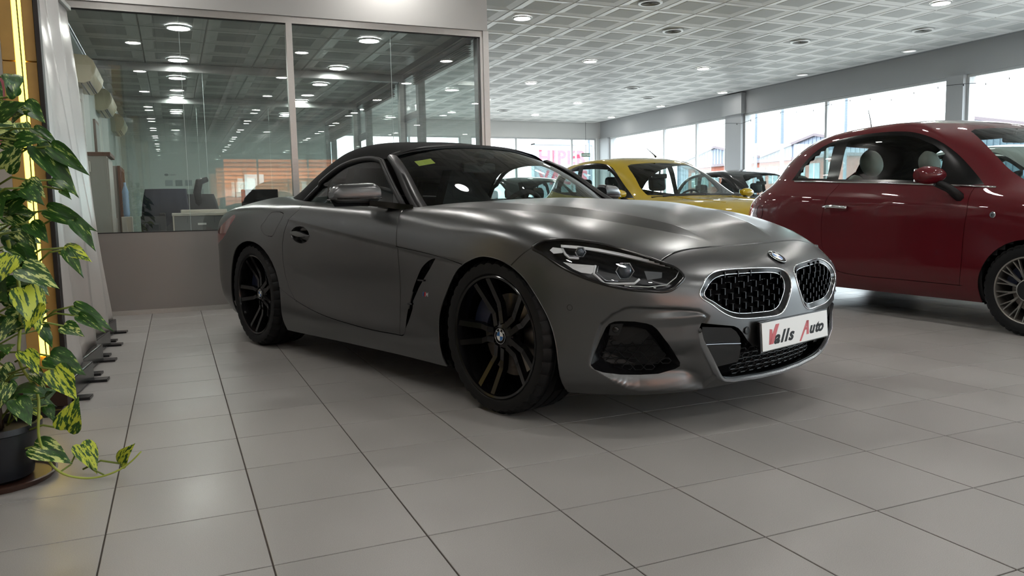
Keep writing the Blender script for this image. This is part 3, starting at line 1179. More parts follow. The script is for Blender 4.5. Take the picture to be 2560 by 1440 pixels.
# rings of the body skin from the lower edge (first) to the cockpit opening (last); tail centre -> flank -> nose centre
Z4R = [
 [(-3.40,0,.26),(-3.39,.34,.25),(-3.33,.60,.24),(-3.20,.77,.22),(-3.00,.86,.20),(-2.75,.89,.17),(-2.47,.89,.16),(-2.13,.885,.145),(-1.85,.880,.143),(-1.40,.875,.147),(-1.00,.875,.149),(-.72,.875,.149),(-.39,.880,.147),(0,.875,.145),(.28,.842,.14),(.44,.765,.14),(.54,.690,.14),(.63,.560,.14),(.70,.400,.145),(.745,.200,.15),(.76,0,.15)],
 [(-3.47,0,.34),(-3.455,.35,.33),(-3.39,.61,.31),(-3.25,.79,.29),(-3.03,.885,.26),(-2.77,.915,.24),(-2.47,.925,.24),(-2.14,.915,.225),(-1.87,.908,.222),(-1.40,.905,.22),(-1.00,.905,.22),(-.72,.906,.22),(-.40,.910,.22),(0,.910,.22),(.29,.885,.215),(.47,.815,.21),(.59,.725,.21),(.68,.590,.205),(.745,.420,.205),(.785,.210,.205),(.80,0,.205)],
 [(-3.50,0,.46),(-3.485,.35,.45),(-3.42,.62,.43),(-3.28,.81,.41),(-3.05,.898,.38),(-2.78,.928,.37),(-2.47,.938,.37),(-2.15,.925,.37),(-1.88,.910,.37),(-1.40,.900,.36),(-1.00,.900,.35),(-.72,.905,.34),(-.40,.916,.34),(0,.922,.34),(.28,.900,.34),(.47,.838,.335),(.605,.742,.33),(.702,.610,.33),(.772,.432,.33),(.818,.220,.33),(.834,0,.33)],
 [(-3.50,0,.62),(-3.485,.35,.61),(-3.42,.62,.60),(-3.28,.81,.58),(-3.05,.900,.56),(-2.78,.930,.56),(-2.47,.940,.56),(-2.15,.930,.55),(-1.88,.914,.54),(-1.40,.904,.51),(-1.00,.904,.49),(-.72,.909,.48),(-.40,.920,.47),(0,.925,.47),(.28,.903,.465),(.47,.842,.46),(.610,.750,.455),(.712,.615,.45),(.782,.432,.445),(.825,.220,.44),(.840,0,.44)],
 [(-3.50,0,.80),(-3.48,.35,.80),(-3.42,.61,.80),(-3.29,.79,.80),(-3.06,.885,.81),(-2.79,.925,.825),(-2.47,.938,.835),(-2.15,.937,.838),(-1.88,.932,.830),(-1.40,.928,.775),(-1.00,.926,.728),(-.72,.926,.700),(-.40,.930,.664),(0,.930,.640),(.28,.905,.62),(.465,.845,.60),(.602,.750,.58),(.702,.610,.565),(.772,.428,.555),(.818,.215,.55),(.833,0,.545)],
 [(-3.46,0,.890),(-3.44,.345,.885),(-3.38,.59,.875),(-3.24,.755,.870),(-3.02,.850,.880),(-2.77,.890,.893),(-2.47,.903,.900),(-2.14,.908,.895),(-1.88,.910,.872),(-1.40,.909,.838),(-1.00,.908,.816),(-.72,.907,.802),(-.40,.905,.780),(0,.895,.768),(.27,.865,.715),(.44,.800,.680),(.568,.702,.650),(.665,.578,.628),(.735,.407,.612),(.785,.205,.606),(.802,0,.604)],
 [(-3.35,0,.950),(-3.33,.30,.945),(-3.27,.50,.935),(-3.15,.65,.930),(-2.95,.74,.930),(-2.72,.79,.935),(-2.45,.82,.937),(-2.13,.845,.926),(-1.85,.865,.912),(-1.40,.868,.890),(-1.00,.865,.872),(-.75,.857,.862),(-.42,.832,.846),(-.03,.805,.825),(.20,.765,.790),(.36,.700,.755),(.48,.610,.724),(.57,.500,.702),(.635,.355,.688),(.675,.180,.680),(.69,0,.678)],
 [(-3.06,0,.985),(-3.05,.24,.985),(-3.00,.40,.980),(-2.92,.53,.975),(-2.78,.63,.970),(-2.62,.70,.965),(-2.42,.75,.955),(-2.12,.80,.940),(-1.85,.815,.925),(-1.40,.82,.903),(-1.02,.82,.889),(-.78,.80,.880),(-.50,.745,.875),(-.20,.680,.862),(-.02,.61,.846),(.12,.54,.828),(.22,.46,.812),(.30,.37,.799),(.36,.26,.790),(.395,.13,.785),(.41,0,.783)],
 [(-2.82,0,.995),(-2.81,.20,.993),(-2.78,.36,.990),(-2.72,.48,.985),(-2.63,.57,.980),(-2.52,.65,.975),(-2.38,.70,.965),(-2.10,.765,.945),(-1.84,.785,.928),(-1.40,.79,.905),(-1.03,.79,.893),(-.80,.765,.886),(-.62,.680,.886),(-.45,.590,.884),(-.32,.51,.880),(-.21,.44,.875),(-.12,.37,.870),(-.05,.29,.865),(0,.20,.861),(.03,.10,.859),(.04,0,.859)],
 [(-2.60,0,.99),(-2.60,.16,.990),(-2.58,.32,.988),(-2.54,.44,.983),(-2.49,.53,.977),(-2.43,.61,.973),(-2.33,.665,.965),(-2.08,.74,.945),(-1.83,.760,.928),(-1.40,.765,.905),(-1.04,.765,.894),(-.82,.735,.888),(-.74,.640,.893),(-.68,.545,.897),(-.635,.46,.900),(-.60,.38,.903),(-.575,.31,.905),(-.555,.24,.907),(-.54,.165,.908),(-.53,.08,.909),(-.528,0,.91)],
]


def sstep(a, b, x):
    t = np.clip((x - a) / (b - a), 0, 1)
    return t * t * (3 - 2 * t)


def sd_poly(poly, A, Z):
    """signed distance to a closed outline, positive inside"""
    d = np.full(A.shape, 9.0)
    n = len(poly)
    for i in range(n):
        ax, ay = poly[i]; bx, by = poly[(i + 1) % n]
        ex, ey = bx - ax, by - ay
        t = np.clip(((A - ax) * ex + (Z - ay) * ey) / (ex * ex + ey * ey + 1e-12), 0, 1)
        d = np.minimum(d, np.hypot(A - ax - t * ex, Z - ay - t * ey))
    ins = pip(poly, A.ravel(), Z.ravel()).reshape(A.shape)
    return np.where(ins, d, -d)


POD = [(.263, .266), (.262, .30), (.250, .345), (.224, .43), (.18, .469), (.135, .492), (.106, .498), (-.077, .486), (-.150, .474),
       (-.190, .446), (-.17, .393), (-.195, .289), (-.235, .20), (-.19, .148), (-.087, .157), (.072, .166), (.118, .179), (.195, .222)]


# hood bulge: a sloping facet between an outer and an inner crease, running from the screen corners to the kidneys
_po = np.polyfit([-.80, -.5, -.2, .083, .203, .311, .425, .567], [.700, .690, .650, .575, .490, .417, .350, .284], 3)
_pi = np.polyfit([-.80, -.5, -.04, .121, .298, .451, .551], [.610, .580, .487, .395, .302, .257, .262], 3)


def hood_bump(x, w):
    x_ = np.clip(x, -.9, .60)
    wo = np.polyval(_po, x_); wi = np.minimum(np.polyval(_pi, x_), wo - .018)
    t = (wo - w) / (wo - wi)
    e = .03
    t = np.where(t < e, np.maximum(t + e, 0) ** 2 / (4 * e), np.where(t > 1 - e, 1 - np.maximum(1 + e - t, 0) ** 2 / (4 * e), t))
    t = np.clip(t, 0, 1) * (1 - .25 * sstep(1.0, 3.0, (wo - w) / (wo - wi)))
    return .017 * t * sstep(.60, .42, x) * sstep(-.85, -.45, x)


def hood_post(co, n):
    if co.z < .55 or n.z < .2: return co, n
    w = abs(co.y); h_ = 1e-3
    b0 = float(hood_bump(co.x, w))
    gx = (float(hood_bump(co.x + h_, w)) - float(hood_bump(co.x - h_, w))) / (2 * h_)
    gy = (float(hood_bump(co.x, w + h_)) - float(hood_bump(co.x, max(w - h_, 0)))) / (2 * h_)
    if b0 == 0 and gx == 0 and gy == 0: return co, n
    g_ = Vector((gx, gy, 0)); g_ = g_ - n * g_.dot(n)
    return co + n * b0, (n - g_).normalized()


def z4_disp(G, N):
    X, W, Z = G[..., 0], G[..., 1], G[..., 2]
    d = np.zeros(X.shape)
    # sculpted corner pod of the bumper around the air intake
    A = (-X + W) * 0.70710678
    fr = sstep(.15, .35, X)
    sd = sd_poly(POD, A, Z)
    ins = sstep(-.003, .008, sd)
    zl_ = np.interp(A, [-.235, -.19, -.087, .072, .118, .195, .263], [.20, .148, .157, .166, .179, .222, .266])
    sc_ = sstep(.0, .045, Z - zl_) * sstep(.36, .27, Z) * sstep(-.215, -.12, A) * sstep(.262, .21, A)
    d = d - fr * ins * (0.015 + 0.045 * sc_)
    # wedge crease from the intake to the kidney corner
    t = np.clip((.14 - A) / .32, 0, 1)
    zl = .442 + .012 * t
    d = d + fr * sstep(0.0, 0.010, sd) * 0.020 * t * np.clip(1 - np.abs(Z - zl) / np.where(Z > zl, .024, .034), 0, 1) * (A < .15)
    # crisp shoulder line along door and fender
    zc = np.interp(X, [-1.95, -1.88, -1.40, -1.00, -.72, -.40, -.15], [.86, .830, .775, .728, .700, .664, .645])
    sh = sstep(-2.0, -1.75, X) * sstep(-.12, -.35, X) * (N[..., 1] > .2)
    d = d - 0.007 * sh * sstep(-.004, .016, zc - Z) * sstep(.30, .10, zc - Z)
    # hollow flank between shoulder line and sill
    fl = sstep(-2.0, -1.7, X) * sstep(-.55, -.8, X) * sstep(.92, .80, np.abs(N[..., 2]) + .25)
    d = d - 0.006 * fl * np.exp(-((Z - .50) / .10) ** 2)
    return G + N * d[..., None]


Z4_SUBU = [8] * 13 + [46] * 7
skin = Skin(Z4R, Z4_SUBU, [8, 22, 22, 22, 20, 16, 14, 8, 8], z4_disp)

# ---- details of the roadster body, drawn in side / front / corner views of the car
M_paint = mat('frozen_grey_paint', '#666768', 0.29, 0.9, spec=0.5, coat=0.2, coat_rough=0.25, noise=.015, nscale=300)
M_soft = mat('soft_top_fabric', '#0f0f10', 0.85, spec=0.2, bump=.25, bscale=700, noise=.08, nscale=30)
M_lens = glass_mat('lamp_lens', (.92, .93, .95), 1.45)
M_cglass = glass_mat('car_window_glass', (.60, .68, .66), 1.5)
M_int = mat('interior_black', '#141517', 0.6, spec=.3, noise=.05)
M_lampwhite = mat('lamp_guide_white', '#e4e6e6', 0.25, spec=.6)
M_lampsilver = mat('lamp_silver', '#a9acb0', 0.18, 1.0)
M_lampdark = mat('lamp_black', '#1a1b1e', 0.25, spec=.5)

z4 = empty('roadster', (Z4_X, Z4_Y, 0), rz=Z4_TH - math.pi / 2,
           label='matte grey two seat roadster with closed black soft top and white plate reading Valls Auto', cat='car')
D45 = axis_diag(45)
okS = lambda f: f.normal.y > .25 and f.calc_center_median().y > .45
okF = lambda f: f.normal.x > .05 and f.calc_center_median().x > .35
okD = lambda f: f.normal.x + f.normal.y > .2 and f.calc_center_median().x > .0
HEAD = smooth2([(.482, .714), (.451, .737), (.411, .744), (.363, .745), (.285, .740), (.208, .727), (.132, .706), (.057, .683), (-.012, .657), (-.061, .637), (-.085, .619), (-.095, .600), (-.080, .583), (-.055, .562), (-.024, .551), (.032, .553), (.106, .560), (.179, .574), (.235, .589), (.290, .608), (.346, .632), (.403, .665), (.450, .695)], 3, True)
KID = smooth2([(.531, .535), (.517, .557), (.480, .588), (.442, .605), (.393, .614), (.289, .616), (.154, .612), (.075, .605), (.040, .594), (.025, .578), (.022, .553), (.028, .521), (.050, .479), (.077, .441), (.110, .423), (.183, .419), (.300, .423), (.367, .431), (.404, .443), (.452, .469), (.496, .500), (.524, .518)], 3, True)
INTK = [(.260, .268), (.247, .303), (.224, .367), (.202, .415), (.190, .430), (.170, .439), (.150, .441), (.096, .440), (.051, .432), (.030, .424), (.012, .409), (.001, .395), (-.038, .342), (-.088, .262), (-.088, .246), (-.070, .236), (-.002, .222), (.069, .222), (.147, .228), (.214, .241), (.245, .252)]
GRIL = [(.511, .422), (.520, .396), (.508, .364), (.473, .291), (.430, .232), (.409, .210), (.390, .197), (.369, .189), (.319, .180), (.150, .172), (-.02, .170), (-.02, .30), (.22, .30), (.27, .312), (.299, .337), (.331, .372), (.352, .390), (.375, .400), (.45, .412)]
ARCHF = smooth2([(-.400, .05), (-.403, .258), (-.401, .374), (-.371, .445), (-.317, .522), (-.248, .598), (-.175, .640), (-.098, .666), (-.047, .673), (.016, .668), (.085, .652), (.172, .609), (.218, .568), (.262, .510), (.298, .449), (.322, .387), (.336, .322), (.340, .245), (.332, .154), (.325, .05)], 3)
ARCHR = smooth2([(-2.05, .05), (-2.06, .20), (-2.061, .384), (-2.13, .567), (-2.265, .665), (-2.41, .692), (-2.546, .681), (-2.665, .641), (-2.737, .584), (-2.80, .48), (-2.83, .36), (-2.83, .05)], 3)
VENT = smooth2([(-.401, .652), (-.446, .643), (-.488, .623), (-.524, .599), (-.567, .553), (-.615, .492), (-.655, .421), (-.684, .346), (-.689, .301)], 3) + [(-.669, .328), (-.626, .400), (-.617, .440), (-.559, .506), (-.508, .553), (-.451, .602)]
FUEL = smooth2([(-2.237, .785), (-2.221, .753), (-2.114, .724), (-2.074, .730), (-2.013, .779), (-1.945, .855), (-1.972, .872), (-2.087, .878), (-2.121, .871), (-2.192, .815)], 3, True)
HND = [(-1.735 + .110 * math.cos(t), .741 + .050 * math.sin(t)) for t in np.linspace(0, 2 * math.pi, 29)[:-1]]
TAIL = smooth2([(-3.40, .70), (-3.20, .745), (-2.95, .80), (-2.80, .842), (-2.70, .862), (-2.68, .850), (-2.75, .80), (-2.86, .735), (-2.98, .69), (-3.20, .64), (-3.40, .62)], 3, True)

bmz = skin.bm()
LREG = bmz.faces.layers.int['reg']
for poly, ax, ok, val in ((HEAD, D45, okD, 60), (KID, AX['front'], okF, 61), (INTK, D45, okD, 62), (GRIL, AX['front'], okF, 63),
                          (ARCHF, AX['side'], okS, 64), (ARCHR, AX['side'], okS, 65), (VENT, AX['side'], okS, 66), (HND, AX['side'], okS, 67), (TAIL, AX['side'], okS, 68)):
    cut_loop(bmz, poly, ax, ok)
    mark(bmz, poly, ax, ok, val)
okH = lambda f: f.normal.x > .02 and f.calc_center_median().x > .35 and f[LREG] == 0
okP = lambda f: okS(f) and f[LREG] == 0
gap(bmz, [(-.02, .699), (.101, .698), (.292, .698), (.400, .695), (.464, .690), (.530, .679), (.573, .667), (.597, .658), (.610, .650)], AX['front'], okH, .0045)
gap(bmz, [(.100, .620), (.119, .643), (.143, .664), (.177, .693), (.209, .715), (.245, .735)], AX['side'], okP, .005)
gap(bmz, [(-.735, .698), (-.718, .696), (-.55, .680), (-.419, .666), (-.296, .648), (-.203, .633), (-.15, .623)], AX['side'], okP, .006)
gap(bmz, [(-.85, .915), (-.80, .885), (-.769, .863), (-.730, .796), (-.719, .729), (-.718, .650), (-.729, .534), (-.742, .374), (-.740, .264), (-.739, .257)], AX['side'], lambda f: f.calc_center_median().y > .55 and f.normal.y > .02 and f[LREG] == 0, .0055)
gap(bmz, [(-2.14, .445), (-2.121, .435), (-2.035, .398), (-1.864, .344), (-1.571, .290), (-1.211, .264), (-.928, .257), (-.760, .259), (-.715, .263), (-.695, .280), (-.688, .305)], AX['side'], okP, .0055)
gap(bmz, [(-1.83, .94), (-1.815, .905), (-1.797, .886), (-1.827, .861), (-1.864, .831), (-1.920, .756), (-1.960, .683), (-1.988, .585), (-1.985, .499), (-1.950, .415), (-1.874, .346), (-1.86, .335)], AX['side'], lambda f: f.calc_center_median().y > .55 and f.normal.y > .02 and f[LREG] == 0, .0045, smooth=False)
cut_loop(bmz, FUEL, AX['side'], okP)
_in = [(-2.09 + (x + 2.09) * .965, .80 + (z - .80) * .95) for x, z in FUEL]
cut_loop(bmz, _in, AX['side'], okP)
mark(bmz, FUEL, AX['side'], okP, -1, (0,)); mark(bmz, _in, AX['side'], okS, 20, (-1,))
flood(bmz, {1: (0.1, .4, .82), 2: (.45, .84, .52), 3: (-1.3, .9, .6), 4: (-1.3, .89, .18), 5: (-2.4, .93, .80), 6: (-.55, .92, .45), 7: (-.3, .92, .25)})
for f in bmz.faces:
    if f[LREG] in (6, 7): f[LREG] = 4
okHd = lambda f: f[LREG] == 1 and f.normal.z > .25
for off in (-.006, -.002, .002, .006):
    for pl in (_po, _pi):
        cut_loop(bmz, [(x, min(float(np.polyval(pl, x)), float(np.polyval(_po, x)) - (.018 if pl is _pi else 0)) + off) for x in np.linspace(-.80, .62, 26)], AX['top'], okHd, closed=False)
panel('hood', bmz, 1, skin, M_paint, z4, post=hood_post)
bumper = panel('front_bumper', bmz, 2, skin, M_paint, z4)
for s in (-1, 1):
    panel('door', bmz, 3, skin, M_paint, z4, s)
    panel('side_sill', bmz, (4, 6, 7), skin, M_paint, z4, s)
    panel('fuel_flap', bmz, 20, skin, M_paint, z4, s) if s < 0 else panel('quarter_infill', bmz, 20, skin, M_paint, z4, s)
panel('rear_body', bmz, 5, skin, M_paint, z4)
left = sorted({f[LREG] for f in bmz.faces})
panel('body_rest', bmz, 0, skin, M_paint, z4)
for s in (-1, 1):
    panel('tail_lamp', bmz, 68, skin, mat('tail_red', '#7c2326', .15, spec=.6, coat=.6), z4, s)

# dark inner shell behind the gaps and openings
V, F = [], []
inn = skin.V - skin.Nf * .012
cen = np.array([np.mean(skin.V[list(f)], axis=0) for f in skin.F])
a45 = (-cen[:, 0] + cen[:, 1]) * .70710678
keep = np.ones(len(cen), bool)
front_ = cen[:, 0] > .35
for poly, A_, ok in ((HEAD, a45, cen[:, 0] > 0), (KID, cen[:, 1], front_), (INTK, a45, cen[:, 0] > .2), (GRIL, cen[:, 1], front_ & (cen[:, 2] < .45)),
                     (ARCHF, cen[:, 0], cen[:, 1] > .5), (ARCHR, cen[:, 0], cen[:, 1] > .5), (VENT, cen[:, 0], cen[:, 1] > .5), (HND, cen[:, 0], cen[:, 1] > .5), (TAIL, cen[:, 0], cen[:, 1] > .5)):
    keep &= ~(pip(poly, A_, cen[:, 2]) & ok)
mb = MB()
for s in (-1, 1):
    mb.add([(p[0], p[1] * s, p[2]) for p in inn], [f for f, k in zip(skin.F, keep) if k])
mb.build('inner_shell', M_blackvoid, z4, fixn=False)


def shelf(poly, axis, depth, name, m, parent, s, back=None, shrink=.92, bm_=None, n0=None):
    """tunnel behind an opening: wall from the skin border inwards, closed by a back plate"""
    e1, e2, dr = axis
    P = []
    for a, b in poly:
        h_ = skin.hit(e1 * a + e2 * b + dr * 4, -dr)
        if h_[0] is None: continue
        P.append(h_[0])
    c = sum(P, Vector()) / len(P)
    Q = [c + (p - c) * shrink - dr * depth for p in P]
    n = len(P)
    mb = MB()
    fl = lambda L_: [(p.x, p.y * s, p.z) for p in L_]
    mb.add(fl(P) + fl(Q), [(i, (i + 1) % n, n + (i + 1) % n, n + i) for i in range(n)])
    o = mb.build(name, m, parent, smooth=40, fixn=False)
    mb = MB(); mb.add(fl(Q), [tuple(range(n))])
    mb.build('cavity_back', back or M_blackvoid, o, fixn=False)
    return o, Q, c


def on(axis, a, b, dep=0.0, s=1):
    e1, e2, dr = axis
    h_ = skin.hit(e1 * a + e2 * b + dr * 4, -dr)
    p = h_[0]
    if p is None: p = e1 * a + e2 * b + dr * .8
    p = p - dr * dep
    return Vector((p.x, p.y * s, p.z))


def dplate(mb, pts, axis, dep, th, s):
    """small solid whose face follows the skin at depth dep"""
    n = len(pts)
    e1, e2, dr = axis
    T = Vector((dr.x * th, dr.y * th * s, 0))
    P = [on(axis, a, b, dep, s) for a, b in pts]
    mb.add([tuple(p) for p in P] + [tuple(p - T) for p in P], [tuple(range(n)), tuple(reversed(range(n, 2 * n)))] + [(i, (i + 1) % n, n + (i + 1) % n, n + i) for i in range(n)])


def hlp(u, v):
    """headlamp drawing coordinates -> corner view"""
    a = .482 - (u - 1330) * .00152
    z = .745 - (v - 598) * .00148
    return a, z + .010 * (u - 1500) / 200


for s in (-1, 1):
    # headlamp
    hs, Q, c = shelf(HEAD, D45, .055, 'headlamp', M_lampdark, z4, s, back=M_lampdark, shrink=.97)
    lens = panel('lamp_lens', bmz, 60, skin, M_lens, hs, s, lip=0)
    strip_on(skin, HEAD, D45, .012, .002, 'lamp_seal', M_blackgloss, hs, (s,), closed=True, smooth=False)
    mb = MB()
    top = [(1405, 612), (1450, 617), (1500, 626), (1550, 638), (1600, 652), (1650, 667), (1697, 683)]
    P1 = [hlp(u, v - 3) for u, v in top]; P2 = [hlp(u, v + 3.5) for u, v in top[::-1]]
    dplate(mb, P1 + P2, D45, .022, .01, s); mb.build('light_bar', M_lampwhite, hs)
    mb = MB(); dplate(mb, [hlp(*p) for p in ((1376, 622), (1384, 615), (1412, 619), (1409, 630), (1386, 631))], D45, .024, .01, s)
    dplate(mb, [hlp(*p) for p in ((1410, 653), (1437, 658), (1490, 664), (1490, 675), (1480, 684), (1455, 680), (1435, 671))], D45, .024, .01, s)
    mb.build('light_guide', M_lampwhite, hs)
    for path, w_ in ((((1409, 620), (1416, 634), (1426, 643), (1450, 645)), .0045), (((1413, 621), (1420, 633), (1429, 639), (1450, 640)), .002),
                     (((1491, 664), (1486, 684), (1512, 709), (1545, 711), (1585, 712), (1598, 702)), .005), (((1498, 666), (1494, 682), (1516, 702), (1545, 704)), .0022)):
        mb = MB(); mb.tube([on(D45, *hlp(*p), .026, s) for p in path], w_, 6)
        mb.build('light_bracket', M_lampwhite if w_ > .003 else M_lampsilver, hs, smooth=True)
    for (u, v, rr) in ((1455, 630, .020), (1563, 681, .034)):
        cpt = on(D45, *hlp(u, v), .030, s)
        dv = Vector((.70710678, .70710678 * s, 0))
        Mx = basis(cpt, Vector((-.7071, .7071 * s, 0)) * s, (0, 0, 1))
        if (Mx.to_3x3() @ Vector((0, 0, 1))).dot(dv) < 0: Mx = basis(cpt, -Vector((-.7071, .7071 * s, 0)) * s, (0, 0, 1))
        mb = MB(); mb.lathe([(.0005, .014), (rr * .5, .012), (rr * .82, .004), (rr * .85, -.01)], 20); xform(mb, Mx).build('projector_lens', mat('projector_glass', '#5b646b', .05, .6), hs, smooth=True)
        mb = MB(); mb.tube([(rr * math.cos(t), rr * math.sin(t), .004) for t in np.linspace(0, 2 * math.pi, 7)[:-1]], .003, 6, closed=True)
        xform(mb, Mx).build('projector_ring', M_lampsilver, hs)
    mb = MB(); dplate(mb, [hlp(*p) for p in ((1612, 684), (1657, 690), (1655, 703), (1618, 706))], D45, .034, .005, s)
    mb.build('reflector', M_lampsilver, hs)
    mb = MB(); mb.tube([on(D45, *hlp(*p), .020, s) for p in ((1560, 716), (1620, 722), (1665, 720), (1690, 704), (1700, 690))], .0018, 6)
    mb.build('lower_guide', M_lampwhite, hs, smooth=True)
    # kidney grille
    kd, Q, c = shelf(KID, AX['front'], .050, 'kidney_grille', M_blackgloss, z4, s, shrink=.96)
    strip_on(skin, KID, AX['front'], .006, .003, 'kidney_edge', M_chrome, kd, (s,), closed=True, smooth=False)
    kc = (.272, .520)
    KIN = [(kc[0] + (a - kc[0]) * .88, kc[1] + (b - kc[1]) * .80) for a, b in KID]
    n = len(KID)
    mb = MB(); Pa = [on(AX['front'], a, b, .001, s) for a, b in KID]; Pb = [on(AX['front'], a, b, .014, s) for a, b in KIN]
    mb.add([tuple(p) for p in Pa + Pb], [(i, (i + 1) % n, n + (i + 1) % n, n + i) for i in range(n)])
    mb.build('kidney_frame', mat('kidney_black', '#09090a', .2, spec=.18), kd, smooth=True, fixn=False)
    mb = MB(); mb.tube(Pb, .0022, 6, closed=True); mb.build('inner_edge', M_chrome, kd, smooth=True)
    mb = MB(); mb2 = MB()
    r_ = 0
    z_ = .430
    while z_ < .612:
        w_ = .03 + (.034 if r_ % 2 else 0)
        while w_ < .53:
            if pip(KIN, np.array([w_]), np.array([z_]))[0]:
                p = on(AX['front'], w_, z_, .012, s)
                mb.box(p.x - .020, p.x, p.y - .0028, p.y + .0028, p.z - .011, p.z + .014, .001)
                q = on(AX['front'], min(w_ + .068, .52), z_, .030, s)
                mb2.tube([(p.x - .016, p.y, p.z - .008), (q.x, q.y, q.z - .008 + .0)], .002, 4)
            w_ += .068
        r_ += 1; z_ += .0205
    mb.build('grille_pins', mat('grille_silver', '#3c3d40', .25, 1.0), kd)['kind'] = 'stuff'
    mb2.build('grille_bars', M_blackgloss, kd)['kind'] = 'stuff'
    # corner air intake
    ik, Q, c = shelf(INTK, D45, .050, 'air_intake', M_blackgloss, z4, s, back=M_blackplast, shrink=.72)
    ic = (.08, .33)
    mb = MB()
    for r_ in range(8):
        z_ = .250 + .024 * r_
        for k in range(8):
            a_ = -.05 + .042 * k + (.021 if r_ % 2 else 0)
            if pip([(ic[0] + (a - ic[0]) * .74, ic[1] + (b - ic[1]) * .78) for a, b in INTK], np.array([a_]), np.array([z_]))[0]:
                pts = [(a_ - .021, z_), (a_ - .012, z_ + .010), (a_ + .012, z_ + .010), (a_ + .021, z_), (a_ + .012, z_ - .010), (a_ - .012, z_ - .010)]
                e1, e2, dr = D45
                b0 = c - dr * .042
                mb.tube([(lambda p: (p.x, p.y * s, p.z))(Vector((b0.x, b0.y, 0)) + e1 * (a - c.dot(e1)) * 1.0 + Vector((0, 0, b))) for a, b in pts], .0022, 4, closed=True)
    mb.build('intake_mesh', M_blackplast, ik)['kind'] = 'stuff'
    p = on(D45, .165, .405, .020, s)
    dv = Vector((.70710678, .70710678 * s, 0))
    Mx = basis(p, Vector((0, 0, 1)).cross(dv), (0, 0, 1))
    mb = MB(); mb.prism([(-.026, -.022), (.012, -.022), (.030, .022), (-.018, .022)], (0, 0, -.02), (1, 0, 0), (0, 1, 0), (0, 0, .022)); xform(mb, Mx).build('sensor_bracket', M_blackplast, ik)
    mb = MB(); mb.lathe([(.0005, .006), (.010, .006), (.0125, .003), (.0125, 0)], 16); xform(mb, Mx).build('parking_sensor', M_blackgloss, ik, smooth=True)
    # fender vent
    vt, Q, c = shelf(VENT, AX['side'], .030, 'fender_vent', M_blackgloss, z4, s, back=M_blackgloss, shrink=.97)
    mb = MB()
    for (x_, z_, l_) in ((-.520, .545, .05), (-.632, .425, .035)):
        p = on(AX['side'], x_, z_, -.002, s); mb.box(p.x - l_ / 2, p.x + l_ / 2, p.y - .012, p.y + .012, p.z - .004, p.z + .004, .002)
    mb.build('vent_fin', M_dkchrome, vt)
    # badge with three stripes and an M
    p = on(AX['side'], -.501, .480, 0, s)
    Mx = basis((p.x, p.y + s * .001, p.z), (-s, 0, 0), (0, 0, 1)) if s > 0 else basis((p.x, p.y + s * .001, p.z), (1, 0, 0), (0, 0, 1))
    bdg = None
    for k, (cc, x_) in enumerate((('#2c63a3', -.022), ('#16214d', -.015), ('#c2222b', -.008))):
        mb = MB(); mb.prism([(x_, -.010), (x_ + .006, -.010), (x_ + .009, .010), (x_ + .003, .010)], (0, 0, 0), (1, 0, 0), (0, 1, 0), (0, 0, .003))
        o = xform(mb, Mx).build('badge' if k == 0 else 'badge_stripe', mat('badge_' + str(k), cc, .3), z4 if k == 0 else bdg)
        if k == 0: bdg = o
    text_poly('badge_letter', 'M', .027, M_chrome, bdg, Mx @ Matrix.Translation((.001, -.0095, .001)), extrude=.0015, shear=.15, bold=.0006)
    # wheel wells
    for cx_, rz_ in ((-.03, .372), (-2.455, .385)):
        mb = MB(); G_ = []
        for t in np.linspace(R(-28), R(208), 30):
            c_, s_ = math.cos(t), math.sin(t)
            G_.append([(cx_ + rz_ * c_, s * y_, max(.14, .32 + rz_ * s_)) for y_ in (.875, .60)] + [(cx_ + .05 * c_, s * .60, .32 + .05 * s_)])
        mb.grid(G_); mb.build('wheel_well', M_blackvoid, z4, fixn=False)
    # arch lips
    strip_on(skin, ARCHF, AX['side'], .004, .002, 'arch_edge', M_paint, z4, (s,), smooth=False)
    # door handle
    hd, Q, c = shelf(HND, AX['side'], .030, 'handle_recess', M_paint, z4, s, back=M_blackgloss, shrink=.85)
    mb = MB(); P = []
    for t in np.linspace(0, 1, 9):
        x_ = -1.846 + .222 * t
        q = on(AX['side'], x_, .752 - .018 * t, -.006 * math.sin(math.pi * t) + .004, s)
        P.append(q)
    vs = []
    for i, q in enumerate(P):
        w_ = .006 + .012 * math.sin(math.pi * min(1, i / 8 * 1.1 + .05))
        for (dy, dz) in ((-.006, -w_), (.006, -w_ * .8), (.008, 0), (.006, w_ * .8), (-.006, w_)):
            vs.append((q.x, q.y + s * dy, q.z + dz))
    mb.add(vs, [(i * 5 + k, i * 5 + k + 1, i * 5 + 6 + k, i * 5 + 5 + k) for i in range(8) for k in range(4)])
    mb.build('door_handle', M_paint, z4, smooth=50)
    # corner parking sensor on the bumper flank
    p = on(AX['side'], .397, .489, 0, s); nn = skin.nrm(Vector((p.x, abs(p.y), p.z))); nn = Vector((nn.x, nn.y * s, nn.z))
    mb = MB(); mb.tube([Vector((p.x, p.y, p.z)) + nn.orthogonal().normalized() * (.011 * math.cos(t)) + nn.cross(nn.orthogonal().normalized()) * (.011 * math.sin(t)) for t in np.linspace(0, 2 * math.pi, 21)[:-1]], .0011, 5, closed=True)
    mb.build('parking_sensor', M_blackplast, z4)

# lower centre grille with honeycomb, side ducts, silver lip
gb = empty('lower_grille', parent=z4)
mb = MB()
gp = [p for p in GRIL if p[0] >= 0]
outer = [(a, b) for a, b in GRIL[:10]] + [(0, .170)]
full = [(-a, b) for a, b in outer[:-1]] + outer[::-1]
topc = [(0, .30), (.22, .30), (.27, .312), (.299, .337), (.331, .372), (.352, .390), (.375, .400), (.45, .412), (.511, .422)]


def onb(a, b, dep=0.0):
    p = on(AX['front'], abs(a), b, dep, 1)
    return Vector((p.x, math.copysign(p.y, a) if a != 0 else 0, p.z))


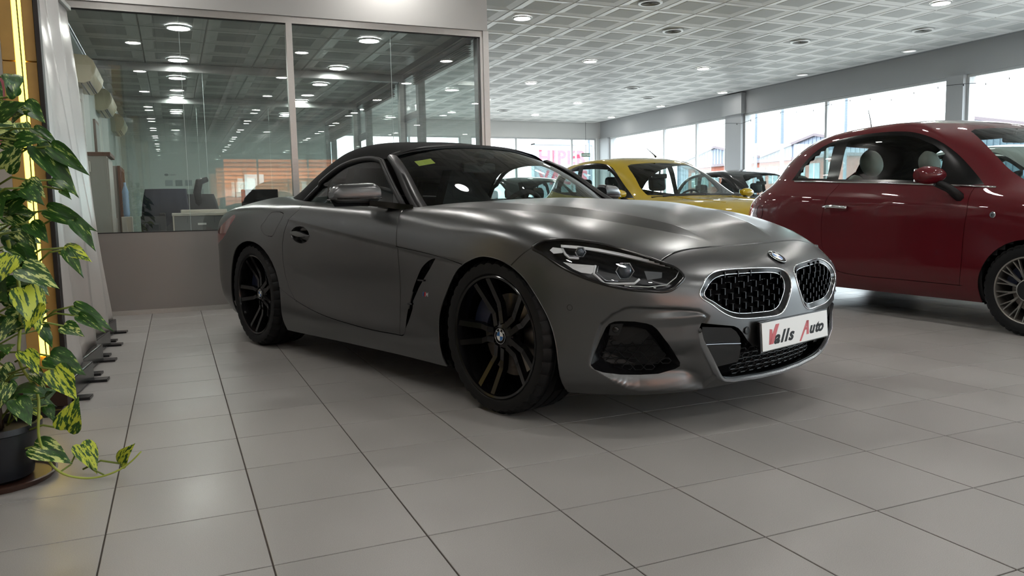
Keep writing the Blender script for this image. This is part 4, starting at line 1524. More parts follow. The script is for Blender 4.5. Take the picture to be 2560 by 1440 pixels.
loop = [(a, b) for a, b in outer] + [(-a, b) for a, b in outer[:-1][::-1]] + [(-a, b) for a, b in topc[::-1][1:]] + [(a, b) for a, b in topc[1:-1]]
P = [onb(a, b) for a, b in loop]; Q = [onb(a, b, .07) for a, b in loop]
n = len(P)
lower = MB().add([tuple(p) for p in P + Q], [(i, (i + 1) % n, n + (i + 1) % n, n + i) for i in range(n)]).build('lower_grille_frame', M_blackgloss, z4, smooth=40, fixn=False)
bpy.data.objects.remove(gb, do_unlink=True)
mb = MB(); mb.add([tuple(q) for q in Q], [tuple(range(n))]); mb.build('cavity_back', M_blackvoid, lower, fixn=False)
mb = MB()
for r_ in range(5):
    z_ = .196 + .022 * r_
    for k in range(-9, 10):
        y_ = k * .052 + (.026 if r_ % 2 else 0)
        if abs(y_) > .30: continue
        pts = [(y_ - .022, z_), (y_ - .013, z_ + .010), (y_ + .013, z_ + .010), (y_ + .022, z_), (y_ + .013, z_ - .010), (y_ - .013, z_ - .010)]
        mb.tube([onb(a, b, .045) for a, b in pts], .0026, 5, closed=True)
mb.build('honeycomb_mesh', M_blackplast, lower)['kind'] = 'stuff'
for s in (-1, 1):
    mb = MB()
    du = [(.500, .405), (.365, .390), (.335, .372), (.312, .345), (.300, .30), (.300, .245), (.42, .235), (.466, .292), (.498, .362)]
    Pa = [onb(a * s, b, .022) for a, b in du]; Pb = [onb(a * s, b, .065) for a, b in du]
    m_ = len(du)
    mb.add([tuple(p) for p in Pa + Pb], [tuple(range(m_))] + [(i, (i + 1) % m_, m_ + (i + 1) % m_, m_ + i) for i in range(m_)])
    mb.build('air_duct_cover', M_blackgloss, lower)
    mb = MB(); mb.tube([onb(a * s, b, .018) for a, b in ((.49, .335), (.40, .330), (.31, .322))], .0022, 5); mb.build('duct_seam', M_dkchrome, lower)
    p = onb(.307 * s, .376, -.001)
    Mx = basis(p, (0, 1, 0), (0, 0, 1))
    mb = MB(); mb.lathe([(.0005, .003), (.012, .003), (.0145, .0)], 20); xform(mb, Mx).build('parking_sensor', M_paint, z4, smooth=40)
    mb = MB(); mb.tube([(.015 * math.cos(t), .015 * math.sin(t), .001) for t in np.linspace(0, 2 * math.pi, 21)[:-1]], .0012, 5, closed=True); xform(mb, Mx).build('sensor_ring', M_blackplast, z4)
lipl = [(.520, .402)] + [(a, b) for a, b in outer[1:]]
lip3 = [onb(a, b, -.006) for a, b in lipl] + [onb(-a, b, -.006) for a, b in lipl[:-1][::-1]]
vs = []
for p in lip3:
    f_ = 1.0
    for dx, dz in ((-.02, -.010), (.004, -.009), (.008, 0), (.002, .007), (-.02, .004)):
        vs.append((p.x + dx, p.y, p.z + dz - .006))
mb = MB(); mb.add(vs, [(i * 5 + k, i * 5 + k + 1, i * 5 + 6 + k, i * 5 + 5 + k) for i in range(len(lip3) - 1) for k in range(4)])
mb.build('front_lip', mat('silver_lip', '#a9adb2', .25, .8), z4, smooth=50)
# black splitter below the bumper corners
for s in (-1, 1):
    mb = MB(); P = []
    for (x_, y_) in ((.34, .765), (.44, .700), (.52, .615), (.59, .500), (.65, .40)):
        P.append((x_, y_ * s))
    vs = []
    for x_, y_ in P:
        vs += [(x_ + .01, y_, .16), (x_ - .01, y_ * .99, .120), (x_ - .05, y_ * .93, .116)]
    mb.add(vs, [(i * 3 + k, i * 3 + k + 1, i * 3 + 4 + k, i * 3 + 3 + k) for i in range(4) for k in range(2)])
    mb.build('lower_spoiler', mat('grey_plastic', '#3a3a3a', .6, bump=.1, bscale=300), z4)
# number plate, slightly tilted, mounted proud of the bumper
pc_ = Vector((.848, 0, .346))
Mx = basis(pc_, (0, 1, 0), Vector((-.06, 0, 1)))
mb = MB(); mb.box(-.272, .272, -.062, .062, -.014, -.002, .003); plate = xform(mb, Mx).build('plate_holder', M_blackgloss, z4)
mb = MB(); mb.box(-.262, .262, -.056, .056, -.002, .001, .0005); xform(mb, Mx).build('number_plate', mat('plate_white', '#e3e2df', .3, noise=.01), plate)
TP = lambda x, y: Mx @ Matrix.Translation((x, y, .0012))


def pglyph(name, polys, m):
    mb = MB()
    for q in polys: mb.prism(q, (0, 0, .0012), (1, 0, 0), (0, 1, 0), (0, 0, .0006))
    xform(mb, Mx).build(name, m, plate)


pglyph('plate_letter', [[(-.206, .027), (-.188, .024), (-.189, -.008), (-.204, -.034), (-.216, -.034)], [(-.214, -.034), (-.184, -.034), (-.134, .042), (-.160, .042), (-.194, -.004)]], M_red)
pglyph('plate_letter', [[(.020, -.050), (.033, -.050), (.101, .030), (.084, .030)], [(.084, .030), (.101, .030), (.098, -.028), (.079, -.028), (.084, .005)], [(.058, -.008), (.087, -.008), (.088, .002), (.065, .002)]], M_red)
for ch, x_ in (('a', -.180), ('l', -.130), ('l', -.100), ('s', -.069)):
    text_poly('plate_letter', ch, .068, M_black, plate, TP(x_, -.034), extrude=.0006, shear=.42, bold=.0026, xs=1.38)
for ch, x_ in (('u', .100), ('t', .148), ('o', .172)):
    text_poly('plate_letter', ch, .064, M_black, plate, TP(x_, -.026), extrude=.0006, shear=.42, bold=.0026, xs=1.30)
# hood emblem
p = onb(0.0, .643); nn = skin.nrm(p)
Mx = basis(p + nn * .001, (0, 1, 0), nn.cross(Vector((0, 1, 0))))
roundel(z4, Mx, .041, True, 'hood_emblem', .004)

# ---- wheels
for (x_, r_, w_) in ((-.018, .3305, .255), (-2.473, .3375, .275)):
    for s in (-1, 1):
        make_wheel(z4, x_, s * (.916 - w_ / 2), r_ + .001, s, r_, .261, w_, 'double5', M_blackgloss, emb=True, rot=R(38) if s < 0 else R(10))

# ---- soft top, windows, pillars
E_ = [(-1.26, .595, 1.158), (-1.44, .612, 1.165), (-1.66, .642, 1.155), (-1.87, .668, 1.06), (-2.02, .715, .945), (-2.2, .715, .955), (-2.38, .64, .970), (-2.52, .46, .984), (-2.61, .22, .99), (-2.625, 0, .99)]
S_ = [(-1.245, .50, 1.200), (-1.44, .53, 1.232), (-1.68, .555, 1.235), (-1.90, .57, 1.195), (-2.10, .59, 1.115), (-2.27, .575, 1.06), (-2.42, .49, 1.025), (-2.53, .36, 1.01), (-2.61, .18, 1.0), (-2.628, 0, .995)]
N_ = [(-1.215, .27, 1.228), (-1.44, .285, 1.270), (-1.69, .30, 1.286), (-1.93, .305, 1.263), (-2.13, .31, 1.218), (-2.29, .30, 1.163), (-2.42, .26, 1.10), (-2.51, .19, 1.06), (-2.58, .09, 1.02), (-2.62, 0, .995)]
C_ = [(-1.205, 0, 1.236), (-1.44, 0, 1.280), (-1.7, 0, 1.298), (-1.95, 0, 1.283), (-2.15, 0, 1.248), (-2.3, 0, 1.203), (-2.42, 0, 1.15), (-2.5, 0, 1.10), (-2.57, 0, 1.04), (-2.62, 0, .995)]
rows = [cspline(r, 6) for r in (E_, S_, N_, C_)]
mb = MB()
for s in (-1, 1):
    G_ = []
    for i in range(len(rows[0])):
        col = cspline([r[i] for r in rows] + [rows[2][i] * [1, -1, 1]], 6)[:19]
        G_.append([(p[0], p[1] * s, p[2]) for p in col])
    mb.grid(G_)
bm_ = mb.build('soft_top', M_soft, z4, smooth=True)
wl = bmesh.new(); wl.from_mesh(bm_.data); bmesh.ops.remove_doubles(wl, verts=wl.verts, dist=.0005); bmesh.ops.recalc_face_normals(wl, faces=wl.faces); wl.to_mesh(bm_.data); wl.free()
bm_.data.polygons.foreach_set('use_smooth', [True] * len(bm_.data.polygons))
mb = MB()
for s in (-1, 1):
    G_ = []
    for i in range(len(rows[0])):
        col = cspline([r[i] for r in rows] + [rows[2][i] * [1, -1, 1]], 3)[:10]
        G_.append([(-1.75 + (p[0] + 1.75) * .965, p[1] * s * .965, .93 + (p[2] - .93) * .93) for p in col])
    mb.grid(G_)
mb.build('headliner', mat('headliner_grey', '#55585a', .9), z4, smooth=True)
# windscreen between cowl and header
ws_b = [(-.79, .70, .880), (-.72, .60, .888), (-.64, .45, .895), (-.585, .28, .900), (-.56, 0, .903)]
ws_t = [(-1.275, .560, 1.170), (-1.262, .50, 1.188), (-1.235, .38, 1.210), (-1.215, .22, 1.226), (-1.205, 0, 1.233)]
mb = MB()
for s in (-1, 1):
    b_ = cspline(ws_b, 5); t_ = cspline(ws_t, 5)
    G_ = []
    for i in range(len(b_)):
        m_ = (b_[i] + t_[i]) / 2 + np.array([.012, 0, .022])
        col = cspline([b_[i], m_, t_[i]], 6)
        G_.append([(p[0], p[1] * s, p[2]) for p in col])
    mb.grid(G_)
wsc = mb.build('windscreen', M_cglass, z4, smooth=True)
mb = MB()
hdr = [(p[0] - .02, p[1], p[2] + .002) for p in cspline(ws_t, 5)]
mb.tube(lay(hdr, -1)[::1] + lay(hdr[:-1][::-1], 1), .018, 8); mb.build('header_rail', M_blackplast, z4, smooth=True)
mb = MB(); mb.tube(lay([(p[0] + .004, p[1], p[2] - .004) for p in cspline(ws_b, 5)], -1) + lay([(p[0] + .004, p[1], p[2] - .004) for p in cspline(ws_b, 5)][:-1][::-1]), .012, 6)
mb.build('cowl_trim', M_blackplast, z4, smooth=True)
for s in (-1, 1):
    mb = MB()
    pa = [(-.775, .775, .865), (-.89, .742, .925), (-1.04, .692, 1.03), (-1.19, .640, 1.122), (-1.285, .605, 1.160)]     # outer edge
    pb = [(-.735, .712, .872), (-.845, .680, .935), (-.995, .638, 1.040), (-1.145, .596, 1.132), (-1.245, .566, 1.174)]
    vs = []
    for a, b in zip(cspline(pa, 4), cspline(pb, 4)):
        a, b = Vector(a), Vector(b)
        m_ = (a + b) / 2 + Vector((.014, .022, .012))
        inn_ = (a + b) / 2 - Vector((.02, .03, .02))
        for q in (a, a * .5 + m_ * .5 + Vector((.002, .004, .002)), m_, m_ * .5 + b * .5 + Vector((.003, .003, .003)), b, inn_): vs.append((q.x, q.y * s, q.z))
    k = len(vs) // 6
    mb.add(vs, [(i * 6 + a, i * 6 + (a + 1) % 6, i * 6 + 6 + (a + 1) % 6, i * 6 + 6 + a) for i in range(k - 1) for a in range(6)])
    mb.build('windscreen_pillar', mat('satin_black', '#101012', .3, spec=.4), z4, smooth=50)
    # side window with black surround
    def sw(x, z): return Vector((x, s * (.778 - .50 * (z - .885) - .25 * max(0, z - 1.0) ** 2 - (.02 if x < -1.9 else 0)), z))
    out = smooth2([(-2.03, .930), (-1.96, .985), (-1.86, 1.055), (-1.76, 1.110), (-1.66, 1.142), (-1.54, 1.157), (-1.42, 1.160), (-1.34, 1.152), (-1.265, 1.135)], 4) + [(-1.16, 1.068), (-1.03, .985), (-.90, .905), (-.86, .880)] + [(-1.0, .885), (-1.4, .897), (-1.8, .917)]
    mb = MB(); P = [sw(*p) for p in out]
    cc = sw(-1.45, 1.02)
    mb.add([tuple(cc)] + [tuple(p) for p in P], [(0, i + 1, (i + 1) % len(P) + 1) for i in range(len(P))])
    mb.build('side_window', M_cglass, z4, smooth=True)
    mb = MB(); mb.tube([p + Vector((0, s * .002, .006)) for p in P[:-3]], .016, 6); mb.build('window_seal', M_blackplast, z4, smooth=True)
    mb = MB(); mb.tube([sw(x, z) + Vector((0, s * .006, -.004)) for x, z in ((-2.03, .928), (-1.8, .915), (-1.4, .895), (-1.0, .882), (-.84, .876))], .007, 6); mb.build('belt_trim', M_blackgloss, z4, smooth=True)
    # door mirror
    mr = empty('mirror_tmp')
    mb = MB()
    c0 = Vector((-1.03, s * .968, .956))
    G_ = []
    for i in range(17):
        u = i / 16
        y_ = -.115 + .225 * u                      # inboard -> outboard
        hz = .056 * (1 - max(0, (u - .80) / .2) ** 2.2 * .65) * (1 - max(0, (.10 - u) / .1) ** 2 * .35)
        top = .053 - .014 * u
        dx = .075 * (1 - .35 * u ** 2)
        ring = []
        for k in range(16):
            t = 2 * math.pi * k / 16
            cz_, sx_ = math.cos(t), math.sin(t)
            ex = .62
            z_ = math.copysign(abs(cz_) ** ex, cz_) * hz
            x_ = math.copysign(abs(sx_) ** ex, sx_) * dx * (1 if sx_ > 0 else .25)
            ring.append((c0.x + x_ - .05 * u, c0.y + s * (y_ - .02 * (sx_ > 0) * sx_ * 0), c0.z + z_ + .003 - .012 * u * (cz_ > 0)))
        G_.append(ring + [ring[0]])
    mb.grid(G_)
    mb.add(G_[0][:-1], [tuple(range(16))]); mb.add(G_[-1][:-1], [tuple(range(16))])
    mir = mb.build('door_mirror', M_paint, z4, smooth=55)
    bpy.data.objects.remove(mr, do_unlink=True)
    mb = MB()
    G_ = []
    for i in range(13):
        u = i / 12; y_ = -.118 + .23 * u
        ring = []
        for t in np.linspace(-.2, math.pi + .2, 9):
            ring.append((c0.x + .084 * math.sin(t) * (1 - .35 * u ** 2) - .05 * u - .0, c0.y + s * y_, c0.z - .028 - .033 * (1 - abs(math.cos(t)) ** 3) * 1 + .022 * abs(math.cos(t)) * 0 - (.0)))
        for t in (math.pi, 0):
            ring.append((c0.x + .086 * math.sin(t) - .05 * u - (.03 if t else .03), c0.y + s * y_, c0.z - .022))
        ring.append(ring[0]); G_.append(ring)
    mb.grid(G_)
    mb.build('mirror_base', M_blackgloss, mir, smooth=50)
    mb = MB()
    arm = [(-1.02, .915, .913), (-.93, .88, .905), (-.86, .84, .893), (-.80, .80, .880)]
    vs = []
    for (x, y, z), hh in zip(arm, (.018, .017, .020, .026)):
        for (dx, dz) in ((.05, -hh), (.05, hh * .6), (-.03, hh * .6), (-.03, -hh)): vs.append((x + dx, y * s, z + dz))
    mb.add(vs, [(i * 4 + k, i * 4 + (k + 1) % 4, i * 4 + 4 + (k + 1) % 4, i * 4 + 4 + k) for i in range(3) for k in range(4)])
    mb.build('mirror_arm', M_blackgloss, mir, smooth=40)
    mb = MB(); mb.tube([(c0.x + .08 * (1 - .35 * u ** 2) - .05 * u, c0.y + s * (-.115 + .225 * u), c0.z - .022) for u in np.linspace(0, .95, 9)], .004, 6); mb.build('turn_signal', M_blackgloss, mir, smooth=True)
    mb = MB(); mb.box(c0.x - .075, c0.x - .062, c0.y - .095, c0.y + .095, c0.z - .04, c0.z + .04, .01); mb.build('mirror_glass', mat('mirror_silver', '#c9ced2', .02, 1.0), mir)
    # window triangle in front of the side glass
    mb = MB(); mb.add([tuple(sw(-.80, .872) + Vector((0, s * .006, 0))), tuple(sw(-.955, .885) + Vector((0, s * .008, 0))), tuple(sw(-1.02, .975) + Vector((0, s * .006, 0)))], [(0, 1, 2)]); mb.build('window_corner', M_blackplast, z4)

# ---- cabin
tub = MB(); tub.box(-2.4, -.62, -.74, .74, .22, .30); tub.box(-.80, -.62, -.72, .72, .30, .84); tub.box(-2.45, -2.05, -.72, .72, .30, .90)
for s in (-1, 1): tub.box(-2.3, -.7, s * .70, s * .76, .30, .87)
tub.build('cabin_floor', M_int, z4)
mb = MB()
G_ = []
for i in range(13):
    y_ = -.70 + 1.40 * i / 12
    G_.append([(-.70, y_, .868), (-.80, y_, .885 + .01 * math.cos(y_ * 2)), (-1.0, y_, .885 + (.03 if .15 < y_ < .6 else 0)), (-1.10, y_, .84), (-1.10, y_, .60)])
mb.grid(G_); mb.build('dashboard', M_int, z4, smooth=40)
for s in (-1, 1):
    st = None
    mb = MB(); mb.box(-1.75, -1.25, s * .37 - .25, s * .37 + .25, .32, .48, .05); st = mb.build('seat', M_int, z4, smooth=50)
    mb = MB()
    G_ = []
    for i in range(13):
        t = i / 12
        z_ = .42 + .72 * t
        hw = .25 - .03 * t if t < .66 else max(.06, .23 - .42 * (t - .66))
        x_ = -1.72 - .22 * t
        ring = [(x_ + .055, s * .37 - hw * .6, z_), (x_ + .07, s * .37 - hw, z_), (x_ - .03, s * .37 - hw, z_), (x_ - .07, s * .37, z_), (x_ - .03, s * .37 + hw, z_), (x_ + .07, s * .37 + hw, z_), (x_ + .055, s * .37 + hw * .6, z_), (x_ + .04, s * .37, z_)]
        G_.append(ring + [ring[0]])
    mb.grid(G_); mb.add(G_[-1][:-1], [tuple(range(8))]); mb.build('seat_back', M_int, st, smooth=60)
    mb = MB(); mb.tube([(-2.12, s * .18, .88), (-2.14, s * .2, 1.07), (-2.14, s * .5, 1.07), (-2.12, s * .52, .88)], .025, 8); mb.build('roll_hoop', M_int, z4, smooth=True)
swc = Vector((-1.27, .37, .80)); ax_ = Vector((-.92, 0, .38)).normalized()
a_ = Vector((0, 1, 0)); b_ = ax_.cross(a_)
mb = MB(); mb.tube([swc + a_ * (.185 * math.cos(t)) + b_ * (.185 * math.sin(t)) for t in np.linspace(0, 2 * math.pi, 33)[:-1]], .016, 8, closed=True)
for t in (0, math.pi, math.pi * 1.5): mb.tube([swc + a_ * (.03 * math.cos(t)) + b_ * (.03 * math.sin(t)), swc + a_ * (.18 * math.cos(t)) + b_ * (.18 * math.sin(t))], .018, 6)
mb.cyl(swc - ax_ * .15, swc, .06, .05, 16); mb.build('steering_wheel', M_int, z4, smooth=50)
mb = MB(); mb.box(-1.24, -1.205, -.125, .125, 1.085, 1.145, .015); mb.cyl((-1.21, 0, 1.13), (-1.18, 0, 1.20), .02, .04, 10); mb.box(-1.20, -1.14, -.06, .06, 1.165, 1.20, .01)
mb.build('rear_view_mirror', M_int, z4, smooth=40)
mb = MB(); q_ = [Vector((-1.165, -.505, 1.135)), Vector((-1.150, -.405, 1.152)), Vector((-1.105, -.405, 1.124)), Vector((-1.120, -.505, 1.107))]
mb.add([tuple(p + Vector((.004, 0, .004))) for p in q_] + [tuple(p + Vector((.0035, 0, .0035))) for p in q_], [(0, 1, 2, 3), (7, 6, 5, 4)]); mb.build('windscreen_sticker', mat('sticker_yellow', '#c9cf2e', .5), z4)
mb = MB(); mb.prism([(-3.1, -.70), (-3.1, .70), (.30, .74), (.50, .52), (.60, .30), (.60, -.30), (.50, -.52), (.30, -.74)], (0, 0, .13), (1, 0, 0), (0, 1, 0), (0, 0, .03)); mb.build("underbody", M_blackvoid, z4)

# ================================================================== HATCHBACKS
HB = [
 [(-2.80,0,.24),(-2.79,.28,.24),(-2.75,.50,.235),(-2.67,.64,.23),(-2.56,.70,.22),(-2.42,.73,.20),(-2.22,.745,.19),(-1.95,.745,.18),(-1.63,.745,.178),(-1.28,.745,.178),(-.90,.745,.178),(-.60,.745,.180),(-.35,.748,.18),(0,.74,.18),(.20,.71,.18),(.35,.65,.18),(.46,.56,.18),(.53,.44,.185),(.57,.30,.19),(.585,.15,.19),(.59,0,.19)],
 [(-2.86,0,.32),(-2.85,.30,.32),(-2.81,.53,.31),(-2.72,.675,.30),(-2.60,.745,.29),(-2.43,.775,.28),(-2.22,.788,.27),(-1.95,.790,.262),(-1.63,.790,.26),(-1.28,.790,.26),(-.90,.790,.26),(-.60,.790,.262),(-.35,.792,.265),(0,.785,.265),(.22,.758,.26),(.39,.70,.26),(.50,.60,.26),(.575,.475,.26),(.615,.325,.26),(.635,.16,.26),(.64,0,.26)],
 [(-2.90,0,.47),(-2.89,.31,.47),(-2.85,.54,.47),(-2.76,.695,.47),(-2.62,.768,.47),(-2.44,.80,.475),(-2.22,.812,.475),(-1.95,.812,.47),(-1.63,.811,.465),(-1.28,.81,.46),(-.90,.81,.46),(-.60,.81,.46),(-.35,.811,.46),(0,.806,.47),(.22,.78,.46),(.39,.715,.455),(.50,.61,.45),(.58,.48,.45),(.62,.33,.45),(.638,.16,.45),(.642,0,.45)],
 [(-2.88,0,.66),(-2.87,.30,.66),(-2.82,.53,.66),(-2.73,.69,.67),(-2.60,.765,.68),(-2.43,.80,.69),(-2.22,.812,.69),(-1.95,.813,.68),(-1.63,.812,.67),(-1.28,.81,.66),(-.90,.81,.65),(-.60,.81,.65),(-.35,.812,.65),(0,.805,.65),(.21,.775,.64),(.37,.71,.635),(.47,.61,.63),(.54,.48,.63),(.58,.33,.63),(.60,.16,.63),(.605,0,.63)],
 [(-2.83,0,.86),(-2.82,.28,.86),(-2.77,.50,.865),(-2.68,.655,.88),(-2.56,.735,.90),(-2.40,.775,.918),(-2.20,.793,.921),(-1.95,.80,.915),(-1.62,.80,.897),(-1.28,.80,.880),(-.90,.80,.863),(-.60,.80,.853),(-.35,.797,.845),(-.03,.785,.830),(.17,.75,.810),(.31,.68,.800),(.40,.58,.800),(.46,.46,.800),(.50,.31,.800),(.52,.16,.800),(.525,0,.80)],
 [(-2.72,0,1.02),(-2.71,.25,1.02),(-2.67,.43,1.01),(-2.58,.55,1.00),(-2.47,.63,1.02),(-2.33,.69,1.04),(-2.15,.72,1.050),(-1.95,.735,1.045),(-1.62,.745,1.028),(-1.28,.75,1.012),(-.90,.748,.990),(-.62,.74,.972),(-.38,.725,.955),(-.20,.68,.948),(-.12,.60,.955),(-.09,.50,.962),(-.07,.40,.967),(-.06,.30,.970),(-.05,.20,.973),(-.047,.10,.975),(-.045,0,.975)],
 [(-2.50,0,1.22),(-2.49,.22,1.22),(-2.47,.38,1.21),(-2.42,.50,1.19),(-2.35,.58,1.17),(-2.27,.635,1.17),(-2.15,.67,1.18),(-1.95,.695,1.215),(-1.62,.705,1.225),(-1.28,.705,1.220),(-.92,.69,1.20),(-.68,.668,1.18),(-.54,.640,1.155),(-.44,.585,1.150),(-.395,.50,1.158),(-.375,.42,1.163),(-.36,.33,1.167),(-.35,.25,1.170),(-.345,.16,1.172),(-.342,.08,1.173),(-.34,0,1.173)],
 [(-2.24,0,1.405),(-2.235,.18,1.402),(-2.22,.32,1.395),(-2.19,.43,1.375),(-2.15,.52,1.345),(-2.08,.58,1.335),(-1.98,.61,1.355),(-1.84,.625,1.385),(-1.60,.630,1.410),(-1.30,.630,1.423),(-1.03,.620,1.415),(-.88,.600,1.388),(-.79,.572,1.355),(-.73,.515,1.350),(-.70,.435,1.365),(-.69,.36,1.373),(-.685,.285,1.378),(-.682,.21,1.382),(-.68,.14,1.384),(-.68,.07,1.385),(-.68,0,1.385)],
 [(-2.02,0,1.462),(-2.015,.14,1.460),(-2.0,.25,1.456),(-1.98,.34,1.447),(-1.94,.41,1.435),(-1.89,.46,1.430),(-1.82,.49,1.432),(-1.72,.505,1.440),(-1.55,.51,1.452),(-1.32,.51,1.458),(-1.14,.505,1.455),(-1.03,.485,1.448),(-.96,.455,1.440),(-.91,.405,1.436),(-.885,.345,1.438),(-.875,.285,1.440),(-.87,.225,1.442),(-.868,.165,1.443),(-.867,.11,1.444),(-.866,.055,1.444),(-.866,0,1.444)],
 [(-1.70,0,1.483),(-1.70,.06,1.483),(-1.69,.11,1.482),(-1.68,.15,1.481),(-1.66,.18,1.481),(-1.64,.20,1.480),(-1.60,.21,1.481),(-1.54,.215,1.482),(-1.45,.215,1.484),(-1.34,.215,1.485),(-1.25,.215,1.484),(-1.20,.205,1.483),(-1.17,.19,1.482),(-1.15,.17,1.481),(-1.14,.145,1.481),(-1.135,.12,1.481),(-1.13,.095,1.481),(-1.13,.07,1.481),(-1.13,.045,1.481),(-1.13,.02,1.481),(-1.13,0,1.481)],
]


def hatch(name, label, loc, th, paint, rows, P, group=None, detail=2):
    """P: outlines and options of one hatchback"""
    car = empty(name, (loc[0], loc[1], 0), rz=th - math.pi / 2, label=label, cat='car', group=group)
    global skin
    old = skin
    sk = Skin(rows, P.get('subu', 5), P.get('subv', [3, 4, 5, 5, 5, 6, 6, 4, 3]))
    skin = sk
    b = sk.bm()
    L = b.faces.layers.int['reg']
    oS = lambda f: f.normal.y > .15 and f.calc_center_median().y > .35
    oF = lambda f: f.normal.x > .12 and f.calc_center_median().x > -1.3
    oR = lambda f: f.normal.x < -.10 and f.calc_center_median().x < -1.6
    oT = lambda f: f.normal.z > .3 and f.calc_center_median().z > 1.3
    jobs = [(P['archF'], AX['side'], oS, 64), (P['archR'], AX['side'], oS, 65), (P['surround'], AX['side'], oS, 52)]
    for w in P['glass']: jobs.append((w, AX['side'], oS, 51))
    jobs += [(P['screen'], AX['front'], oF, 53)]
    if 'rearscreen' in P: jobs.append((P['rearscreen'], AX['rear'], oR, 54))
    if 'roof' in P: jobs.append((P['roof'], AX['top'], oT, 55))
    if 'tail' in P: jobs.append((P['tail'], AX['side'], oS, 56))
    for poly, ax, ok, val in jobs:
        cut_loop(b, poly, ax, ok, pad=.15); mark(b, poly, ax, ok, val)
    oG = lambda f: oS(f) and f[L] == 0
    for g_ in P.get('gaps', ()): gap(b, g_, AX['side'], oG, .0055, 4)
    if 'hoodgap' in P: gap(b, P['hoodgap'], AX['top'], lambda f: f.normal.z > .2 and f.calc_center_median().x > -.6 and f[L] == 0, .006, 4)
    # bodies
    seeds = P.get('seeds', {1: (-1.0, .8, .6)})
    flood(b, seeds)
    for val, nm in P.get('panels', {1: 'door'}).items():
        for s in (-1, 1): panel(nm, b, val, sk, paint, car, s)
    skip = set(P.get('panels', {1: 0}))
    rest = sorted({f[L] for f in b.faces if 0 <= f[L] < 50 and f[L] not in skip})
    panel('body_shell', b, tuple(rest), sk, paint, car)
    M_sur = M_blackgloss
    for s in (-1, 1):
        panel('window_surround', b, 52, sk, M_sur, car, s, lip=0)
        panel('side_window', b, 51, sk, M_cglass, car, s, lip=0)
        if 'tail' in P: panel('tail_lamp', b, 56, sk, mat('tail_lamp_red', '#b3202a', .12, spec=.6, coat=.8), car, s)
    panel('windscreen', b, 53, sk, M_cglass, car, lip=0)
    if 'rearscreen' in P: panel('rear_window', b, 54, sk, M_cglass, car, lip=0)
    if 'roof' in P: panel('roof_panel', b, 55, sk, P['roofmat'], car)
    # inner shell
    cen = np.array([np.mean(sk.V[list(f)], axis=0) for f in sk.F])
    keep = np.ones(len(cen), bool)
    nz = np.array([np.mean(sk.Nf[list(f)], axis=0) for f in sk.F])
    sd_ = cen[:, 1] > .3
    grow = lambda q, k=1.10: [(sum(p[0] for p in q) / len(q) + (a - sum(p[0] for p in q) / len(q)) * k, sum(p[1] for p in q) / len(q) + (c_ - sum(p[1] for p in q) / len(q)) * k) for a, c_ in q]
    for poly in [P['archF'], P['archR']] + [grow(q) for q in P['glass']]: keep &= ~(pip(poly, cen[:, 0], cen[:, 2]) & sd_ & (nz[:, 1] > .1))
    keep &= ~(pip(P['screen'], cen[:, 1], cen[:, 2]) & (cen[:, 0] > -1.3) & (nz[:, 0] > .1))
    if 'rearscreen' in P: keep &= ~(pip(P['rearscreen'], cen[:, 1], cen[:, 2]) & (cen[:, 0] < -1.6) & (nz[:, 0] < -.1))
    mb = MB(); inn = sk.V - sk.Nf * .014
    for s in (-1, 1): mb.add([(p[0], p[1] * s, p[2]) for p in inn], [f for f, k in zip(sk.F, keep) if k])
    mb.build('inner_shell', M_int, car, fixn=False)
    bmb = MB(); bmb.box(-2.6, .45, -.68, .68, .17, .20); bmb.build('underbody', M_blackvoid, car)
    wb, Rt, Rr, wd, tw = P['wheels']
    for x_ in (0, -wb):
        for s in (-1, 1):
            make_wheel(car, x_, s * (tw - wd / 2), Rt + .001, s, Rt, Rr, wd, P.get('style', 'five'), P.get('rimmat', M_lampsilver), rot=.2)
            mb = MB(); G_ = []
            for t in np.linspace(R(-25), R(205), 22):
                c_, s_ = math.cos(t), math.sin(t); rz_ = Rt + .045
                G_.append([(x_ + rz_ * c_, s * y_, max(.17, Rt + rz_ * s_)) for y_ in (tw - .05, tw - .30)] + [(x_ + .05 * c_, s * (tw - .30), Rt + .05 * s_)])
            mb.grid(G_); mb.build('wheel_well', M_blackvoid, car, fixn=False)
    # cabin
    zb = P.get('belt', .95); xs = P.get('seatx', -1.15)
    tb_ = MB(); tb_.box(-2.3, -.25, -.66, .66, .25, .32); tb_.box(-.40, -.25, -.62, .62, .32, zb - .12); tb_.build('cabin_floor', M_int, car)
    mb = MB(); xd = P.get('dashx', -.30)
    mb.grid([[(xd, y, zb - .05), (xd - .22, y, zb - .02 + (.03 if .2 < y < .55 else 0)), (xd - .34, y, zb - .07), (xd - .34, y, .5)] for y in np.linspace(-.62, .62, 9)])
    mb.build('dashboard', M_int, car, smooth=40)
    seatm = P.get('seatmat', M_int)
